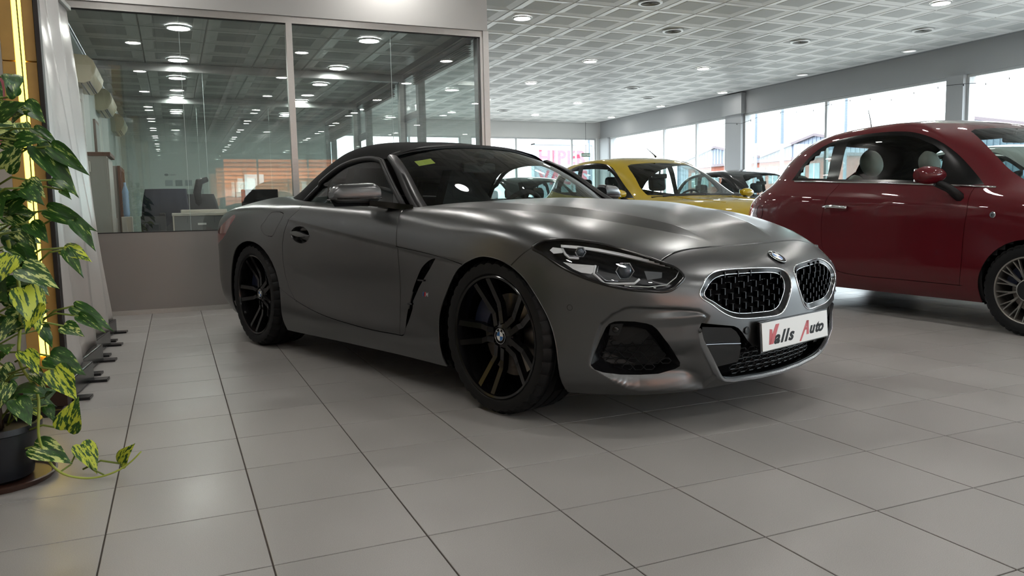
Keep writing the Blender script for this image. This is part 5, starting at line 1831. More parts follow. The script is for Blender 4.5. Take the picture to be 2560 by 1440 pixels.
    for row, xo in ((0, xs), (1, xs - .78)):
        for s in (-1, 1):
            mb = MB(); mb.box(xo, xo + .45, s * .34 - .22, s * .34 + .22, .40, .55, .05)
            st = mb.build('seat', seatm, car, smooth=50)
            mb = MB(); mb.box(-.05, .05, -.22, .22, 0, .52, .045, M=Matrix.Translation((xo - .02, s * .34, .50)) @ Matrix.Rotation(R(-12), 4, 'Y'))
            mb.build('seat_back', seatm, st, smooth=50)
            if P.get('roundrest'):
                mb = MB(); mb.lathe([(.0005, .05), (.06, .048), (.10, .03), (.115, 0), (.10, -.03), (.06, -.048), (.0005, -.05)], 20, M=Matrix.Translation((xo - .16, s * .34, 1.175 - .17 * row)) @ Matrix.Rotation(R(78), 4, 'Y'))
                mb.build('headrest', P.get('restmat', seatm), st, smooth=True)
            else:
                mb = MB(); mb.box(-.045, .045, -.13, .13, -.09, .10, .045, M=Matrix.Translation((xo - .15, s * .34, 1.145)) @ Matrix.Rotation(R(-8), 4, 'Y'))
                mb.cyl((xo - .14, s * .34 - .06, 1.0), (xo - .15, s * .34 - .06, 1.08), .007, n=6); mb.cyl((xo - .14, s * .34 + .06, 1.0), (xo - .15, s * .34 + .06, 1.08), .007, n=6)
                mb.build('headrest', P.get('restmat', seatm), st, smooth=50)
    c_ = Vector((xd - .48, .34, zb - .07)); ax_ = Vector((-.9, 0, .42)).normalized(); a_ = Vector((0, 1, 0)); b_ = ax_.cross(a_)
    mb = MB(); mb.tube([c_ + a_ * (.185 * math.cos(t)) + b_ * (.185 * math.sin(t)) for t in np.linspace(0, 2 * math.pi, 25)[:-1]], .014, 6, closed=True)
    for t in (0, math.pi, 1.5 * math.pi): mb.tube([c_, c_ + a_ * (.18 * math.cos(t)) + b_ * (.18 * math.sin(t))], .016, 6)
    mb.build('steering_wheel', M_int, car, smooth=True)
    xm = P.get('mirrx', -.72)
    mb = MB(); zm = P.get('mirrz', 1.27); mb.box(xm - .02, xm + .015, -.11, .11, zm, zm + .06, .012); mb.cyl((xm, 0, zm + .05), (xm + .01, 0, zm + .10), .012, n=8); mb.build('rear_view_mirror', M_int, car, smooth=40)
    # door mirrors
    if 'mirror' in P:
        mx, my, mz, ml, mh = P['mirror']
        for s in (-1, 1):
            mb = MB(); G_ = []
            for i in range(13):
                u = i / 12; k = math.sin(math.pi * (.08 + .84 * u)) ** .45
                ring = []
                for q in range(14):
                    t = 2 * math.pi * q / 14
                    ring.append((mx + .07 * k * math.sin(t) * (1 if math.sin(t) > 0 else .45) - .03 * u, s * (my - ml / 2 + ml * u), mz + mh * k * math.cos(t)))
                G_.append(ring + [ring[0]])
            mb.grid(G_); mb.add(G_[0][:-1], [tuple(range(14))]); mb.add(G_[-1][:-1], [tuple(range(14))])
            mo = mb.build('door_mirror', P.get('mirrormat', paint), car, smooth=60)
            mb = MB(); mb.tube([(mx + .01, s * (my - ml * .2), mz - mh * .8), (mx + .05, s * (my - ml * .55), mz - mh * 1.5), (mx + .12, s * (my - ml * .75), mz - P.get('armdrop', .13))], [.03, .03, .035], 8)
            mb.build('mirror_arm', M_blackplast, mo, smooth=True)
            mb = MB(); mb.box(mx - .06, mx - .045, s * my - ml * .4, s * my + ml * .4, mz - mh * .75, mz + mh * .75, .006); mb.build('mirror_glass', mat('mirror_silver', '#c9ced2', .02, 1.0), mo)
    skin = old
    return car, sk, b


def son(sk, x, z, dep=0.0, s=1):
    p = sk.side(x, z)
    return Vector((p.x, (p.y - dep) * s, p.z))


def circ(cx_, cz_, rx, rz, a0, a1, n=24): return [(cx_ + rx * math.cos(t), cz_ + rz * math.sin(t)) for t in np.linspace(R(a0), R(a1), n)]


# ---- dark red small hatchback on the right
M_redp = mat('dark_red_paint', '#5a0a16', 0.5, 0.0, spec=.12, coat=.8, coat_rough=.02, noise=.02, nscale=400)
F_arch = lambda cx_: [(cx_ + .325, .02), (cx_ + .325, .24)] + circ(cx_, .285, .325, .325, 0, 180) + [(cx_ - .325, .24), (cx_ - .325, .02)]
PF = dict(
    archF=F_arch(0), archR=F_arch(-2.3),
    surround=smooth2([(-2.12, 1.058), (-2.05, 1.15), (-1.92, 1.27), (-1.76, 1.345), (-1.60, 1.375), (-1.40, 1.388), (-1.19, 1.386), (-1.03, 1.373), (-.93, 1.350), (-.78, 1.290), (-.62, 1.185), (-.47, 1.055), (-.365, .962)], 3) + [(-.45, .962), (-.82, .988), (-1.16, 1.010), (-1.59, 1.032), (-1.9, 1.05)],
    glass=[[(-2.06, 1.075), (-2.0, 1.16), (-1.90, 1.245), (-1.78, 1.305), (-1.72, 1.325), (-1.69, 1.33), (-1.71, 1.055)],
           [(-1.585, 1.046), (-1.555, 1.345), (-1.40, 1.362), (-1.19, 1.360), (-1.05, 1.348), (-.93, 1.318), (-.79, 1.255), (-.70, 1.19), (-.70, .998), (-.82, 1.005), (-1.16, 1.026)]],
    screen=[(-.02, .995), (.25, .99), (.45, .98), (.585, .985), (.565, 1.08), (.535, 1.18), (.49, 1.28), (.455, 1.345), (.40, 1.362), (.2, 1.375), (-.02, 1.378)],
    rearscreen=[(-.02, 1.06), (.40, 1.06), (.44, 1.15), (.40, 1.28), (.35, 1.36), (-.02, 1.38)],
    roof=[(-.80, -.02), (-.80, .36), (-.88, .44), (-1.0, .50), (-1.6, .52), (-1.9, .46), (-1.98, .34), (-1.99, -.02)], roofmat=mat('light_roof', '#9b9c9a', .25, spec=.5, coat=.5),
    tail=[(-2.78, .86), (-2.66, .90), (-2.57, .88), (-2.555, .80), (-2.57, .68), (-2.62, .60), (-2.78, .58)],
    gaps=[[(-.40, .96), (-.417, .940), (-.413, .809), (-.423, .702), (-.436, .541), (-.444, .378), (-.455, .291), (-.455, .280)],
          [(-1.56, 1.04), (-1.557, 1.020), (-1.572, .985), (-1.628, .914), (-1.659, .818), (-1.681, .688), (-1.678, .557), (-1.64, .43), (-1.56, .34), (-1.50, .312)],
          [(-1.54, .325), (-1.50, .312), (-1.415, .299), (-1.297, .291), (-.933, .290), (-.515, .286), (-.44, .285)]],
    seeds={1: (-1.0, .8, .6)}, panels={1: 'door'},
    wheels=(2.30, .290, .212, .19, .80), style='multi', rimmat=mat('silver_alloy', '#a5a29c', .3, .85), subu=7,
    seatx=-1.46, dashx=-.42, belt=.97, roundrest=True, restmat=mat('cream_leather', '#a3a39c', .5), seatmat=mat('grey_cloth', '#45454a', .7),
    mirror=(-.60, .93, 1.035, .22, .062), mirrx=-.66, armdrop=.17)
fiat, skf, bf = hatch('small_hatchback', 'glossy dark red small hatchback with round white headrests and silver wheels', (5.66, 3.147), 0.0, M_redp, HB, PF)
for s in (-1, 1):
    mb = MB(); mb.tube([son(skf, x, z, -.004, s) for x, z in ((-2.075, 1.050), (-1.9, 1.041), (-1.59, 1.024), (-1.16, 1.003), (-.82, .981), (-.45, .955), (-.28, .942))], .007, 6)
    mb.build('chrome_strip', M_chrome, fiat, smooth=True)
    mb = MB(); mb.tube([son(skf, x, z, -.028, s) for x, z in ((-1.642, .828), (-1.60, .832), (-1.52, .830), (-1.44, .824), (-1.402, .816))], [.009, .013, .014, .013, .009], 8)
    for x in (-1.62, -1.42): mb.cyl(son(skf, x, .824, 0, s), son(skf, x, .824, -.026, s), .009, n=8)
    mb.build('door_handle', M_chrome, fiat, smooth=True)
    p = son(skf, -.234, .764, -.001, s); nn = Vector((0, s, 0))
    mb = MB(); mb.lathe([(.0005, .004), (.018, .004), (.021, 0)], 20, M=basis(p, (-s, 0, 0), (0, 0, 1))); mb.build('side_badge', M_chrome, fiat, smooth=40)
    text_poly('badge_mark', 't', .03, M_black, fiat, basis(p + nn * .005, (-s, 0, 0), (0, 0, 1)) @ Matrix.Translation((-.005, -.010, 0)), extrude=.0005)
    mb = MB(); mb.tube([son(skf, x, z, -.001, s) for x, z in circ(-2.43, .787, .045, .062, 0, 360, 22)[:-1]], .0016, 4, closed=True); mb.build('fuel_flap_line', M_blackplast, fiat)
mb = MB(); mb.tube([(-1.93, 0, 1.47), (-1.945, 0, 1.56), (-1.975, 0, 1.665)], [.006, .004, .003], 6); mb.build('antenna', M_blackplast, fiat)
mb = MB(); mb.tube([(-.18, -.60, .972), (-.20, -.3, .985), (-.20, .1, .992)], .009, 6); mb.tube([(-.17, 0, .985), (-.19, .3, .99), (-.20, .55, .985)], .009, 6); mb.build('wiper', M_blackplast, fiat)
mb = MB(); mb.box(-.215, -.213, -.56, -.44, .985, 1.05); mb.build('windscreen_sticker', mat('sticker_blue', '#6fb2d6', .5), fiat)


# ---- yellow five door hatchback
def remap(rows, xm, wk, zk):
    out = []
    for r in rows:
        out.append([(float(np.interp(x, xm[0], xm[1])), w * wk, float(np.interp(z, zk[0], zk[1]))) for x, w, z in r])
    return out


YR = remap(HB, ([-2.9, -2.0, -.68, -.045, .3, .66], [-3.2, -2.5, -1.10, -.22, .28, .82]), 1.06, ([.0, .8, .97, 1.49], [0, .82, .965, 1.50]))
M_yel = mat('yellow_paint', '#b39a1e', 0.45, 0.0, spec=.2, coat=1.0, coat_rough=.03, noise=.02, nscale=400)
F_arch2 = lambda cx_: [(cx_ + .34, .02)] + circ(cx_, .30, .34, .335, 0, 180) + [(cx_ - .34, .02)]
PY = dict(
    archF=F_arch2(0), archR=F_arch2(-2.49),
    surround=smooth2([(-2.70, 1.08), (-2.55, 1.18), (-2.35, 1.275), (-2.10, 1.335), (-1.85, 1.362), (-1.60, 1.365), (-1.40, 1.35), (-1.25, 1.315), (-1.08, 1.225), (-.90, 1.11), (-.72, 1.01), (-.58, .945)], 3) + [(-1.0, .955), (-1.6, .975), (-2.2, 1.015)],
    glass=[[(-2.58, 1.08), (-2.46, 1.175), (-2.30, 1.25), (-2.10, 1.305), (-1.92, 1.33), (-1.86, 1.0), (-2.2, 1.03)], [(-1.77, .99), (-1.80, 1.34), (-1.60, 1.345), (-1.42, 1.33), (-1.28, 1.295), (-1.11, 1.205), (-.95, 1.095), (-.84, 1.02), (-.82, .965), (-1.2, .968)]],
    screen=[(-.02, .970), (.3, .967), (.5, .962), (.65, .97), (.62, 1.07), (.575, 1.17), (.53, 1.26), (.49, 1.312), (.43, 1.330), (.2, 1.345), (-.02, 1.349)],
    rearscreen=[(-.02, 1.06), (.42, 1.06), (.46, 1.15), (.42, 1.27), (.36, 1.34), (-.02, 1.36)],
    gaps=[[(-.58, .95), (-.50, .90), (-.46, .80), (-.46, .60), (-.48, .32)], [(-1.76, 1.40), (-1.75, 1.0), (-1.76, .8), (-1.76, .30)]],
    hoodgap=[(-.42, .70), (-.30, .69), (-.1, .665), (.2, .60), (.45, .50)],
    seeds={1: (-1.0, .83, .6)}, panels={}, wheels=(2.49, .30, .20, .185, .83), subu=6, belt=.95, seatx=-1.50, dashx=-.50, mirrx=-1.12, mirrz=1.20,
    mirror=(-.60, .965, 1.0, .20, .058), armdrop=.10)
_zy = lambda q: [(a, .965 + (z - .955) * 1.10 if z > .94 else z) for a, z in q]
for k_ in ('surround', 'screen', 'rearscreen'): PY[k_] = _zy(PY[k_])
PY['glass'] = [_zy(q) for q in PY['glass']]
yel, sky_, by_ = hatch('hatchback', 'yellow five door hatchback with short roof aerial parked behind the grey roadster', (5.70, 7.227), 0.028, M_yel, YR, PY)
mb = MB(); mb.tube([(-1.20, 0, 1.475), (-1.24, 0, 1.505), (-1.42, 0, 1.61)], [.016, .008, .003], 6); mb.build('antenna', M_blackplast, yel)
mb = MB()
mb.tube([(-.29, -.55, .962), (-.27, -.25, .985), (-.25, .08, .985)], .012, 6); mb.tube([(-.22, .0, .975), (-.26, .3, .985), (-.31, .6, .975)], .012, 6)
mb.build('wiper', M_blackplast, yel)
mb = MB(); mb.tube([(-.36, -.66, .945), (-.27, -.4, .957), (-.22, 0, .963), (-.27, .4, .957), (-.36, .66, .945)], .022, 6); mb.build('cowl_trim', M_blackplast, yel)
for s in (-1, 1):
    mb = MB(); mb.tube([(x, s * w, float(sky_.top(x, w).z) + .001) for x, w in ((-.25, .42), (.0, .38), (.25, .33), (.45, .27))], .006, 6); mb.build('hood_crease', M_yel, yel, smooth=True)

# ---- further cars at the back of the hall
def far_car(name, label, loc, th, m, zs=1.0):
    rows = remap(HB, ([-2.9, -2.0, -.68, -.045, .3, .66], [-3.3, -2.5, -1.0, -.36, .24, .86]), 1.08, ([.0, .8, .97, 1.49], [0, .82 * zs, .965 * zs, 1.50 * zs]))
    P = dict(PY); P.pop('hoodgap'); P['gaps'] = []; P['subu'] = 3; P['subv'] = [2, 2, 3, 3, 3, 4, 4, 3, 2]
    sx = lambda q: [(x * 1.06, z * zs) for x, z in q]
    P['surround'] = sx(PY['surround']); P['glass'] = [sx(q) for q in PY['glass']]
    P['screen'] = [(w * 1.04, z * zs) for w, z in PY['screen']]; P['rearscreen'] = [(w * 1.04, z * zs) for w, z in PY['rearscreen']]
    P['wheels'] = (2.49, .31, .20, .19, .86)
    return hatch(name, label, loc, th, m, rows, P)


far_car('hatchback', 'black hatchback half hidden between the yellow and the dark red hatchbacks', (9.9, 10.2), 0.0, mat('black_paint', '#0e1012', .2, spec=.5, coat=1.0, coat_rough=.03))
far_car('hatchback', 'dark green grey car seen through the windscreen of the grey roadster', (6.9, 13.2), 0.1, mat('dark_green_paint', '#1c2422', .25, spec=.5, coat=1.0, coat_rough=.03))
far_car('hatchback', 'white hatchback partly hidden behind the dark red hatchback', (9.3, 4.6), 0.0, mat('white_paint', '#d4d6d6', .25, spec=.5, coat=1.0, coat_rough=.03))

# ================================================================== OUTSIDE
M_asph = mat('asphalt', '#6f6e6b', .9, noise=.08, nscale=.4)
tag(MB().box(-80, 140, -80, 160, -.35, -.25).build('ground_outside', M_asph), kind='structure')
M_rib = mat('pale_sheet_metal', '#747e90', .5, noise=.03, nscale=.3)
M_trimd = mat('roof_trim', '#5d5359', .6)
M_brick = mat('red_brick', '#8a4a38', .85, noise=.12, nscale=1.5)
M_farpane = mat('far_window', '#77848c', .2, spec=.6)
for k, yc in enumerate((57.4, 45.5, 33.6, 21.7)):
    b = empty('industrial_hall', (45, yc, -.25), cat='building', label=['pale ribbed gabled hall farthest to the left outside the right windows', 'pale ribbed gabled hall in the middle outside the right windows', 'pale ribbed gabled hall seen above the dark red car roof', 'pale ribbed gabled hall beyond the right edge of the windows'][k], group='gabled halls across the street')
    MB().prism([(-5.9, 0), (5.9, 0), (5.9, 4.86), (0, 6.1), (-5.9, 4.86)], (0, 0, 0), (0, 1, 0), (0, 0, 1), (20, 0, 0)).build('wall', M_rib, b)
    mb = MB()
    for q in range(-14, 15):
        y = q * .41; z = 4.8 + 1.25 * (1 - abs(y) / 5.95)
        mb.box(-.05, 0, y - .035, y + .035, .2, z)
    mb.build('wall_rib', M_rib, b)
    for s in (-1, 1):
        mb = MB(); mb.prism([(0, 6.05), (0, 6.25), (s * 5.9, 5.0), (s * 5.9, 4.80)], (-.25, 0, 0), (0, 1, 0), (0, 0, 1), (20.3, 0, 0)); mb.build('roof', M_trimd, b)
b = empty('brick_building', (41, 47, -.25), cat='building', label='low red brick building in front of the pale gabled halls')
MB().box(0, 2, -8, 9, 0, 4.1).build('wall', M_brick, b)
for q in range(12):
    y = -7.3 + q * 1.35
    w = MB().box(-.06, .02, y, y + .95, 2.5, 3.75).build('window', M_farpane, b)
    MB().box(-.09, -.05, y + .45, y + .5, 2.5, 3.75).build('glazing_bar', M_white, w)
MB().box(-.3, 2.2, -8.2, 9.2, 4.1, 4.3).build('roof', M_trimd, b)
# sign board across the street
sg = empty('billboard', (31.0, 60, .05), cat='sign', label='white street billboard with large pink letters HIPER VALLS seen through the far window')
MB().box(-2.75, 2.75, 0, .5, 1.2, 6.05, .02).build('board', mat('billboard_white', '#8b919c', .5), sg)
MB().box(-2.85, -2.75, -.05, .55, 1.1, 6.15).build('board_frame', mat('billboard_grey', '#8f9aa3', .5), sg)
mb = MB(); mb.box(-2.85, 2.8, -.05, .55, 6.05, 6.15); mb.box(2.75, 2.82, -.05, .55, 1.1, 6.15); mb.build('board_frame', mat('billboard_grey', '#8f9aa3', .5), sg)
MB().cyl((-1.5, .25, -.3), (-1.5, .25, 1.2), .15, n=10).build('post', M_trimd, sg); MB().cyl((1.5, .25, -.3), (1.5, .25, 1.2), .15, n=10).build('post', M_trimd, sg)
M_pink = mat('pink_letters', '#9c0d38', .5)
up = lambda x, z: basis((x, -.02, z), (1, 0, 0), (0, 0, 1))
text_poly('sign_letters', 'HIPER', 1.62, M_pink, sg, up(-2.42, 4.45), extrude=.02, bold=.045, spacing=1.12)
text_poly('sign_letters', 'VALLS', 1.62, M_pink, sg, up(-2.42, 2.75), extrude=.02, bold=.045, spacing=1.10)
for (x, y, h, lab) in ((26.2, 47, 7.5, 'tall grey lamp post left of the pink letter billboard'), (34.5, 40, 9.0, 'slim curved street lamp between the right windows'), (29.5, 32.2, 9, 'plain grey pole outside the left panes of the right window band'), (35, 33.2, 9, 'plain grey pole outside the middle panes of the right window band')):
    t = empty('street_lamp', (x, y, -.25), cat='lamp post', label=lab)
    MB().cyl((0, 0, 0), (0, 0, h), .11, .07, 10).build('pole', mat('pole_grey', '#566270', .5), t)
    MB().tube([(0, 0, h), (-.3, 0, h + .5), (-1.0, 0, h + .7)], .05, 6).build('arm', mat('pole_grey', '#8c98a6'), t)
# far hills
P = []
for i in range(24):
    y = -20 + i * 9
    P.append([(170, y, -1), (175 + 10 * math.sin(i), y, 9 + 4 * math.sin(i * .9) + 2 * math.sin(i * 2.3)), (215, y, 13 + 5 * math.sin(i * .7 + 1))])
tag(MB().grid(P).build('hills', mat('hazy_hills', '#9aa2a8', 1.0, noise=.08, nscale=.1), smooth=True), kind='structure')
# street front behind the photographer, seen mirrored in the office glass
b = empty('street_building', (4, -34, -.25), cat='building', label='orange street facade with horizontal cladding lines mirrored in the office glass')
MB().box(-22, 26, -3, 0, 0, 9).build('wall', mat('orange_wall', '#c46f3e', .8, noise=.05, nscale=1), b)
mb = MB()
for q in range(34): mb.box(-22, 26, 0, .05, .6 + q * .25, .64 + q * .25)
mb.build('cladding_rail', mat('orange_rail', '#8a4c2c', .8), b)
for q in range(9):
    x = -20 + q * 5
    w = MB().box(x, x + 1.1, 0, .08, .2, 3.4).build('shutter', mat('shutter_white', '#e8e8e4', .6), b)
MB().box(-22, 26, .0, .3, 0, .55).build('plinth', mat('plinth_grey', '#c9c7c2', .8), b)

# ================================================================== OFFICE CONTENTS
M_beige = mat('machine_beige', '#c9c3b6', .45)
M_dgrey = mat('machine_grey', '#55585c', .5)
M_lgrey = mat('laminate_grey', '#b2aea6', .5, noise=.03, nscale=4)
M_brownw = mat('brown_wood', '#6b4a3a', .5, noise=.15, nscale=8)
YD = 8.15
t = empty('desk', (1.1, YD, 0), cat='desk', label='long grey office desk right behind the low glass partition panel')
MB().box(-1.45, 1.75, -.38, .40, .67, .70, .004).build('table_top', M_lgrey, t)
for x in (-1.40, 0.1, 1.68): MB().box(x - .02, x + .02, -.34, .36, 0, .67).build('leg', M_dgrey, t)
# copier / printer
t = empty('printer', (.235, 8.1, .70), cat='printer', label='wide grey and cream office printer on the desk behind the glass')
MB().box(-.235, .225, -.19, .19, 0, .155, .008).build('printer_body', mat('printer_grey', '#6f7070', .45), t)
MB().box(-.25, .24, -.20, .20, .155, .185, .006).build('printer_cover', M_beige, t)
MB().box(-.17, .24, -.12, .20, .185, .215, .006).build('paper_tray', M_beige, t)
MB().box(-.245, -.232, -.195, .19, 0, .155).build('side_panel', M_beige, t); MB().box(.222, .238, -.195, .19, 0, .155).build('side_panel', M_beige, t)
MB().box(-.03, .045, -.194, -.19, .07, .088).build('label_plate', M_white, t)
MB().box(-.12, -.115, -.194, -.19, .09, .15).build('latch', M_dgrey, t); MB().box(.115, .12, -.194, -.19, .09, .15).build('latch', M_dgrey, t)
t = empty('card_terminal', (-.17, 8.0, .70), cat='terminal', label='black angular desk terminal beside the wide printer')
mb = MB(); mb.prism([(-.08, 0), (.09, 0), (.07, .15), (-.03, .16)], (-.11, 0, 0), (0, 1, 0), (0, 0, 1), (.21, 0, 0)); mb.build('housing', M_blackplast, t)
MB().box(-.07, .05, -.10, -.06, .02, .11, .01, M=Matrix.Rotation(R(8), 4, 'X')).build('screen', mat('screen_dark', '#20262b', .15), t)
MB().box(.045, .10, .0, .05, .10, .19, .01).build('handset', M_blackplast, t)
# monitor
t = empty('monitor', (.83, 8.35, .70), cat='monitor', label='black flat monitor seen from behind on the office desk')
MB().box(-.19, .17, -.015, .015, .12, .41, .008).build('panel', M_blackplast, t)
MB().box(-.06, .06, -.05, -.012, .2, .32, .01).build('back_cover', M_blackplast, t)
MB().box(-.02, .02, -.04, -.02, .02, .2).build('stand', M_blackplast, t); MB().box(-.11, .11, -.09, .09, 0, .018, .006).build('foot', M_blackplast, t)
# sanitiser bottle
t = empty('pump_bottle', (.575, 8.0, .70), cat='bottle', label='clear pump bottle between the printer and the monitor')
MB().lathe([(.0005, 0), (.03, 0), (.032, .01), (.032, .10), (.012, .125), (.012, .135)], 16).build('bottle', mat('clear_plastic', '#b9c2c2', .15, spec=.6), t, smooth=True)
mb = MB(); mb.cyl((0, 0, .135), (0, 0, .16), .014, n=12); mb.cyl((0, 0, .16), (0, 0, .19), .004, n=8); mb.box(-.035, .01, -.008, .008, .185, .2, .003); mb.build('pump', M_white, t)


def office_chair(loc, rz, label, jacket=False):
    t = empty('office_chair', (loc[0], loc[1], 0), rz=rz, cat='chair', label=label)
    mb = MB()
    G_ = []
    for i in range(10):
        u = i / 9; z = .55 + .55 * u; w = .22 * math.sin(math.pi * (.25 + .6 * u)) ** .5
        G_.append([(w * math.cos(a), .05 * math.sin(a) + .06 * math.sin(u * 3), z) for a in np.linspace(0, 2 * math.pi, 13)])
    mb.grid(G_); mb.add(G_[-1][:-1], [tuple(range(12))]); mb.build('backrest', mat('chair_black', '#1b1c20', .6), t, smooth=True)
    MB().box(-.24, .24, -.46, -.02, .44, .52, .04).build('seat', mat('chair_black', '#1b1c20', .6), t, smooth=50)
    MB().cyl((0, -.24, .08), (0, -.24, .44), .03, n=10).build('gas_post', M_dkchrome, t)
    for k in range(5):
        a = 2 * math.pi * k / 5
        l = MB().tube([(0, -.24, .10), (.28 * math.cos(a), -.24 + .28 * math.sin(a), .07)], .02, 6).build('foot', M_blackplast, t)
        MB().cyl((.28 * math.cos(a) - .02, -.24 + .28 * math.sin(a), .03), (.28 * math.cos(a) + .02, -.24 + .28 * math.sin(a), .03), .03, n=10).build('castor', M_blackplast, l)
    mb = MB(); mb.tube([(0, .05, .95), (.02, .07, 1.12), (.0, .03, 1.24), (-.08, -.02, 1.27)], [.045, .045, .045, .03], 8); mb.build('headrest_bow', M_blackplast, t, smooth=True) if not jacket else None
    if jacket:
        mb = MB(); G_ = []
        for i in range(12):
            u = i / 11; z = .72 + .42 * u
            G_.append([((.25 - .05 * u) * math.cos(a) * (1 + .04 * math.sin(7 * a + 3 * u)), .08 * math.sin(a) + .06 * math.sin(u * 3) + .01 * math.sin(9 * a), z) for a in np.linspace(0, 2 * math.pi, 25)])
        mb.grid(G_); mb.add(G_[-1][:-1], [tuple(range(24))])
        j = mb.build('jacket', mat('navy_cloth', '#1a1f30', .8, noise=.1), smooth=True)
        j.location = t.location; j.rotation_euler = t.rotation_euler
        tag(j, 'dark navy jacket hung over the left office chair', 'jacket')
    return t


office_chair((-.06, 9.0), R(175), 'black office chair with a navy jacket over its backrest', True)
office_chair((.30, 9.75), R(165), 'black office chair with a curved headrest behind the printer')
# tall cabinet and shelves along the left office wall
t = empty('storage_cabinet', (XOL + .16, 8.55, 0), cat='cabinet', label='tall pale grey cabinet with brown top at the left end of the office')
MB().box(-.155, .115, -.30, .28, 0, 1.43).build('carcass', M_lgrey, t)
MB().box(-.158, .15, -.32, .30, 1.43, 1.465, .003).build('top_board', M_brownw, t)
MB().box(.112, .128, -.28, .27, .05, 1.41).build('door', M_lgrey, t); MB().box(.128, .14, .18, .20, .7, .85).build('handle', M_chrome, t)
t = empty('wall_thermostat', (XOL + .11, 8.24, 1.33), cat='control box', label='small cream control box fixed to the end of the pale cabinet')
MB().box(-.03, .03, -.02, .0, -.05, .05, .006).build('housing', M_beige, t); MB().cyl((0, -.02, .02), (0, -.03, .02), .008, n=10).build('knob', M_dgrey, t)
t = empty('display_cabinet', (XOL + .20, 9.35, 0), cat='cabinet', label='narrow display cabinet with dark wooden frame behind the pale cabinet')
MB().box(-.18, .12, -.36, .36, 0, 1.38).build('carcass', mat('cabinet_pale', '#a49c96', .6), t)
for y in (-.36, -.12, .12, .36): MB().box(.12, .145, y - .02, y + .02, 0, 1.38).build('frame_post', M_brownw, t)
for z in (.5, 1.0, 1.36): MB().box(.12, .14, -.36, .36, z - .015, z + .015).build('frame_rail', M_brownw, t)
for k in range(3): MB().cyl((.16, -.25 + .25 * k, .74), (.13, -.25 + .25 * k, .74), .012, n=8).build('knob', M_white, t)
t = empty('water_bottle', (-.43, 8.72, .0), cat='bottle', label='tall blue striped water bottle on a stand beside the display cabinet')
MB().box(-.05, .05, -.05, .05, 0, .86, .005).build('stand', M_lgrey, t)
MB().lathe([(.0005, .86), (.028, .86)] + [(.028 + .004 * (k % 2), .88 + .02 * k) for k in range(13)] + [(.012, 1.17), (.012, 1.2), (.0005, 1.2)], 14).build('bottle', mat('blue_plastic', '#7f9dbb', .2, spec=.6), t, smooth=True)
# air conditioners on the left wall
for k, y in enumerate((9.35, 11.6, 14.3)):
    t = empty('air_conditioner', (XOL, y, 2.20), cat='air conditioner', label=['nearest cream wall air conditioner high on the left office wall', 'second cream wall air conditioner along the left office wall', 'farthest cream wall air conditioner along the left office wall'][k], group='air conditioners on the left office wall')
    pr = [(0, 0), (.08, -.01), (.14, .02), (.18, .08), (.195, .15), (.175, .215), (.125, .26), (0, .27)]
    M_ac = mat('ac_cream', '#c8bda2', .4)
    MB().prism(pr, (0, -.45, 0), (1, 0, 0), (0, 0, 1), (0, .9, 0)).build('housing', M_ac, t, smooth=30)
    mb = MB()
    for q in range(4): mb.box(.05 + q * .024, .062 + q * .024, -.40, .40, -.012 + q * .006, -.004 + q * .006)
    mb.build('louvre', M_dgrey, t); MB().prism([(.155, .045), (.185, .09), (.20, .15), (.19, .15), (.175, .09), (.145, .05)], (0, -.455, 0), (1, 0, 0), (0, 0, 1), (0, .91, 0)).build('front_flap', mat('ac_light', '#d2ccb8', .4), t)
    MB().box(0.0, .03, -.05, -.02, -.6, 0).build('pipe_cover', M_white, t)
# pictures on the left wall and samples on the back wall
for k, (y, z) in enumerate(((8.9, 1.78), (10.9, 1.75))):
    t = empty('picture_frame', (XOL, y, z), cat='picture', label=['brown framed picture low on the left wall beside the blind strips', 'second framed picture farther along the left office wall'][k])
    MB().box(0, .025, -.25, .25, -.28, .28).build('frame', M_brownw, t); MB().box(.02, .028, -.21, .21, -.24, .24).build('print', mat('grey_print', '#9a9c99', .5), t)
for k, (x, z, w, h, c) in enumerate(((-.045, 1.465, .13, .11, '#8d9496'), (.13, 1.465, .12, .11, '#6d7476'), (.30, 1.465, .12, .11, '#858b8d'), (-.035, 1.30, .13, .12, '#9aa0a0'), (.16, 1.30, .1, .1, '#a3a7a6'), (.33, 1.295, .17, .11, '#858b89'), (.31, 1.14, .09, .1, '#6a4a4e'), (.48, 1.14, .16, .10, '#5d6664'), (.50, 1.30, .12, .1, '#989e9c'))):
    t = empty('colour_sample', (x, YO - .012, z), cat='panel', label='%s colour sample card on the white back wall of the office, %s' % (['light grey', 'slate grey', 'mid grey', 'pale grey', 'faint grey', 'ash grey', 'dark red', 'dark green', 'soft grey'][k], ['top row left', 'top row middle', 'top row right', 'middle row left', 'middle row centre', 'middle row right', 'bottom row left', 'bottom row right', 'right end'][k]), group='sample cards on the office back wall')
    MB().box(-w / 2, w / 2, 0, .012, -h / 2, h / 2, .002).build('card', mat('sample_%d' % k, c, .4), t)
t = empty('wall_logo', (-.02, YO - .005, 1.62), cat='sign', label='small dark oval logo with short lettering on the office back wall')
MB().lathe([(.0005, .004), (.03, .004), (.03, 0)], 20, M=basis((-.06, 0, 0), (1.0, 0, 0), (0, 0, 1)) @ Matrix.Diagonal((1.2, .7, 1, 1))).build('oval', M_dgrey, t)
text_poly('logo_letters', 'SUBARU', .034, M_dgrey, t, basis((-.015, -.004, -.012), (1, 0, 0), (0, 0, 1)), extrude=.001)
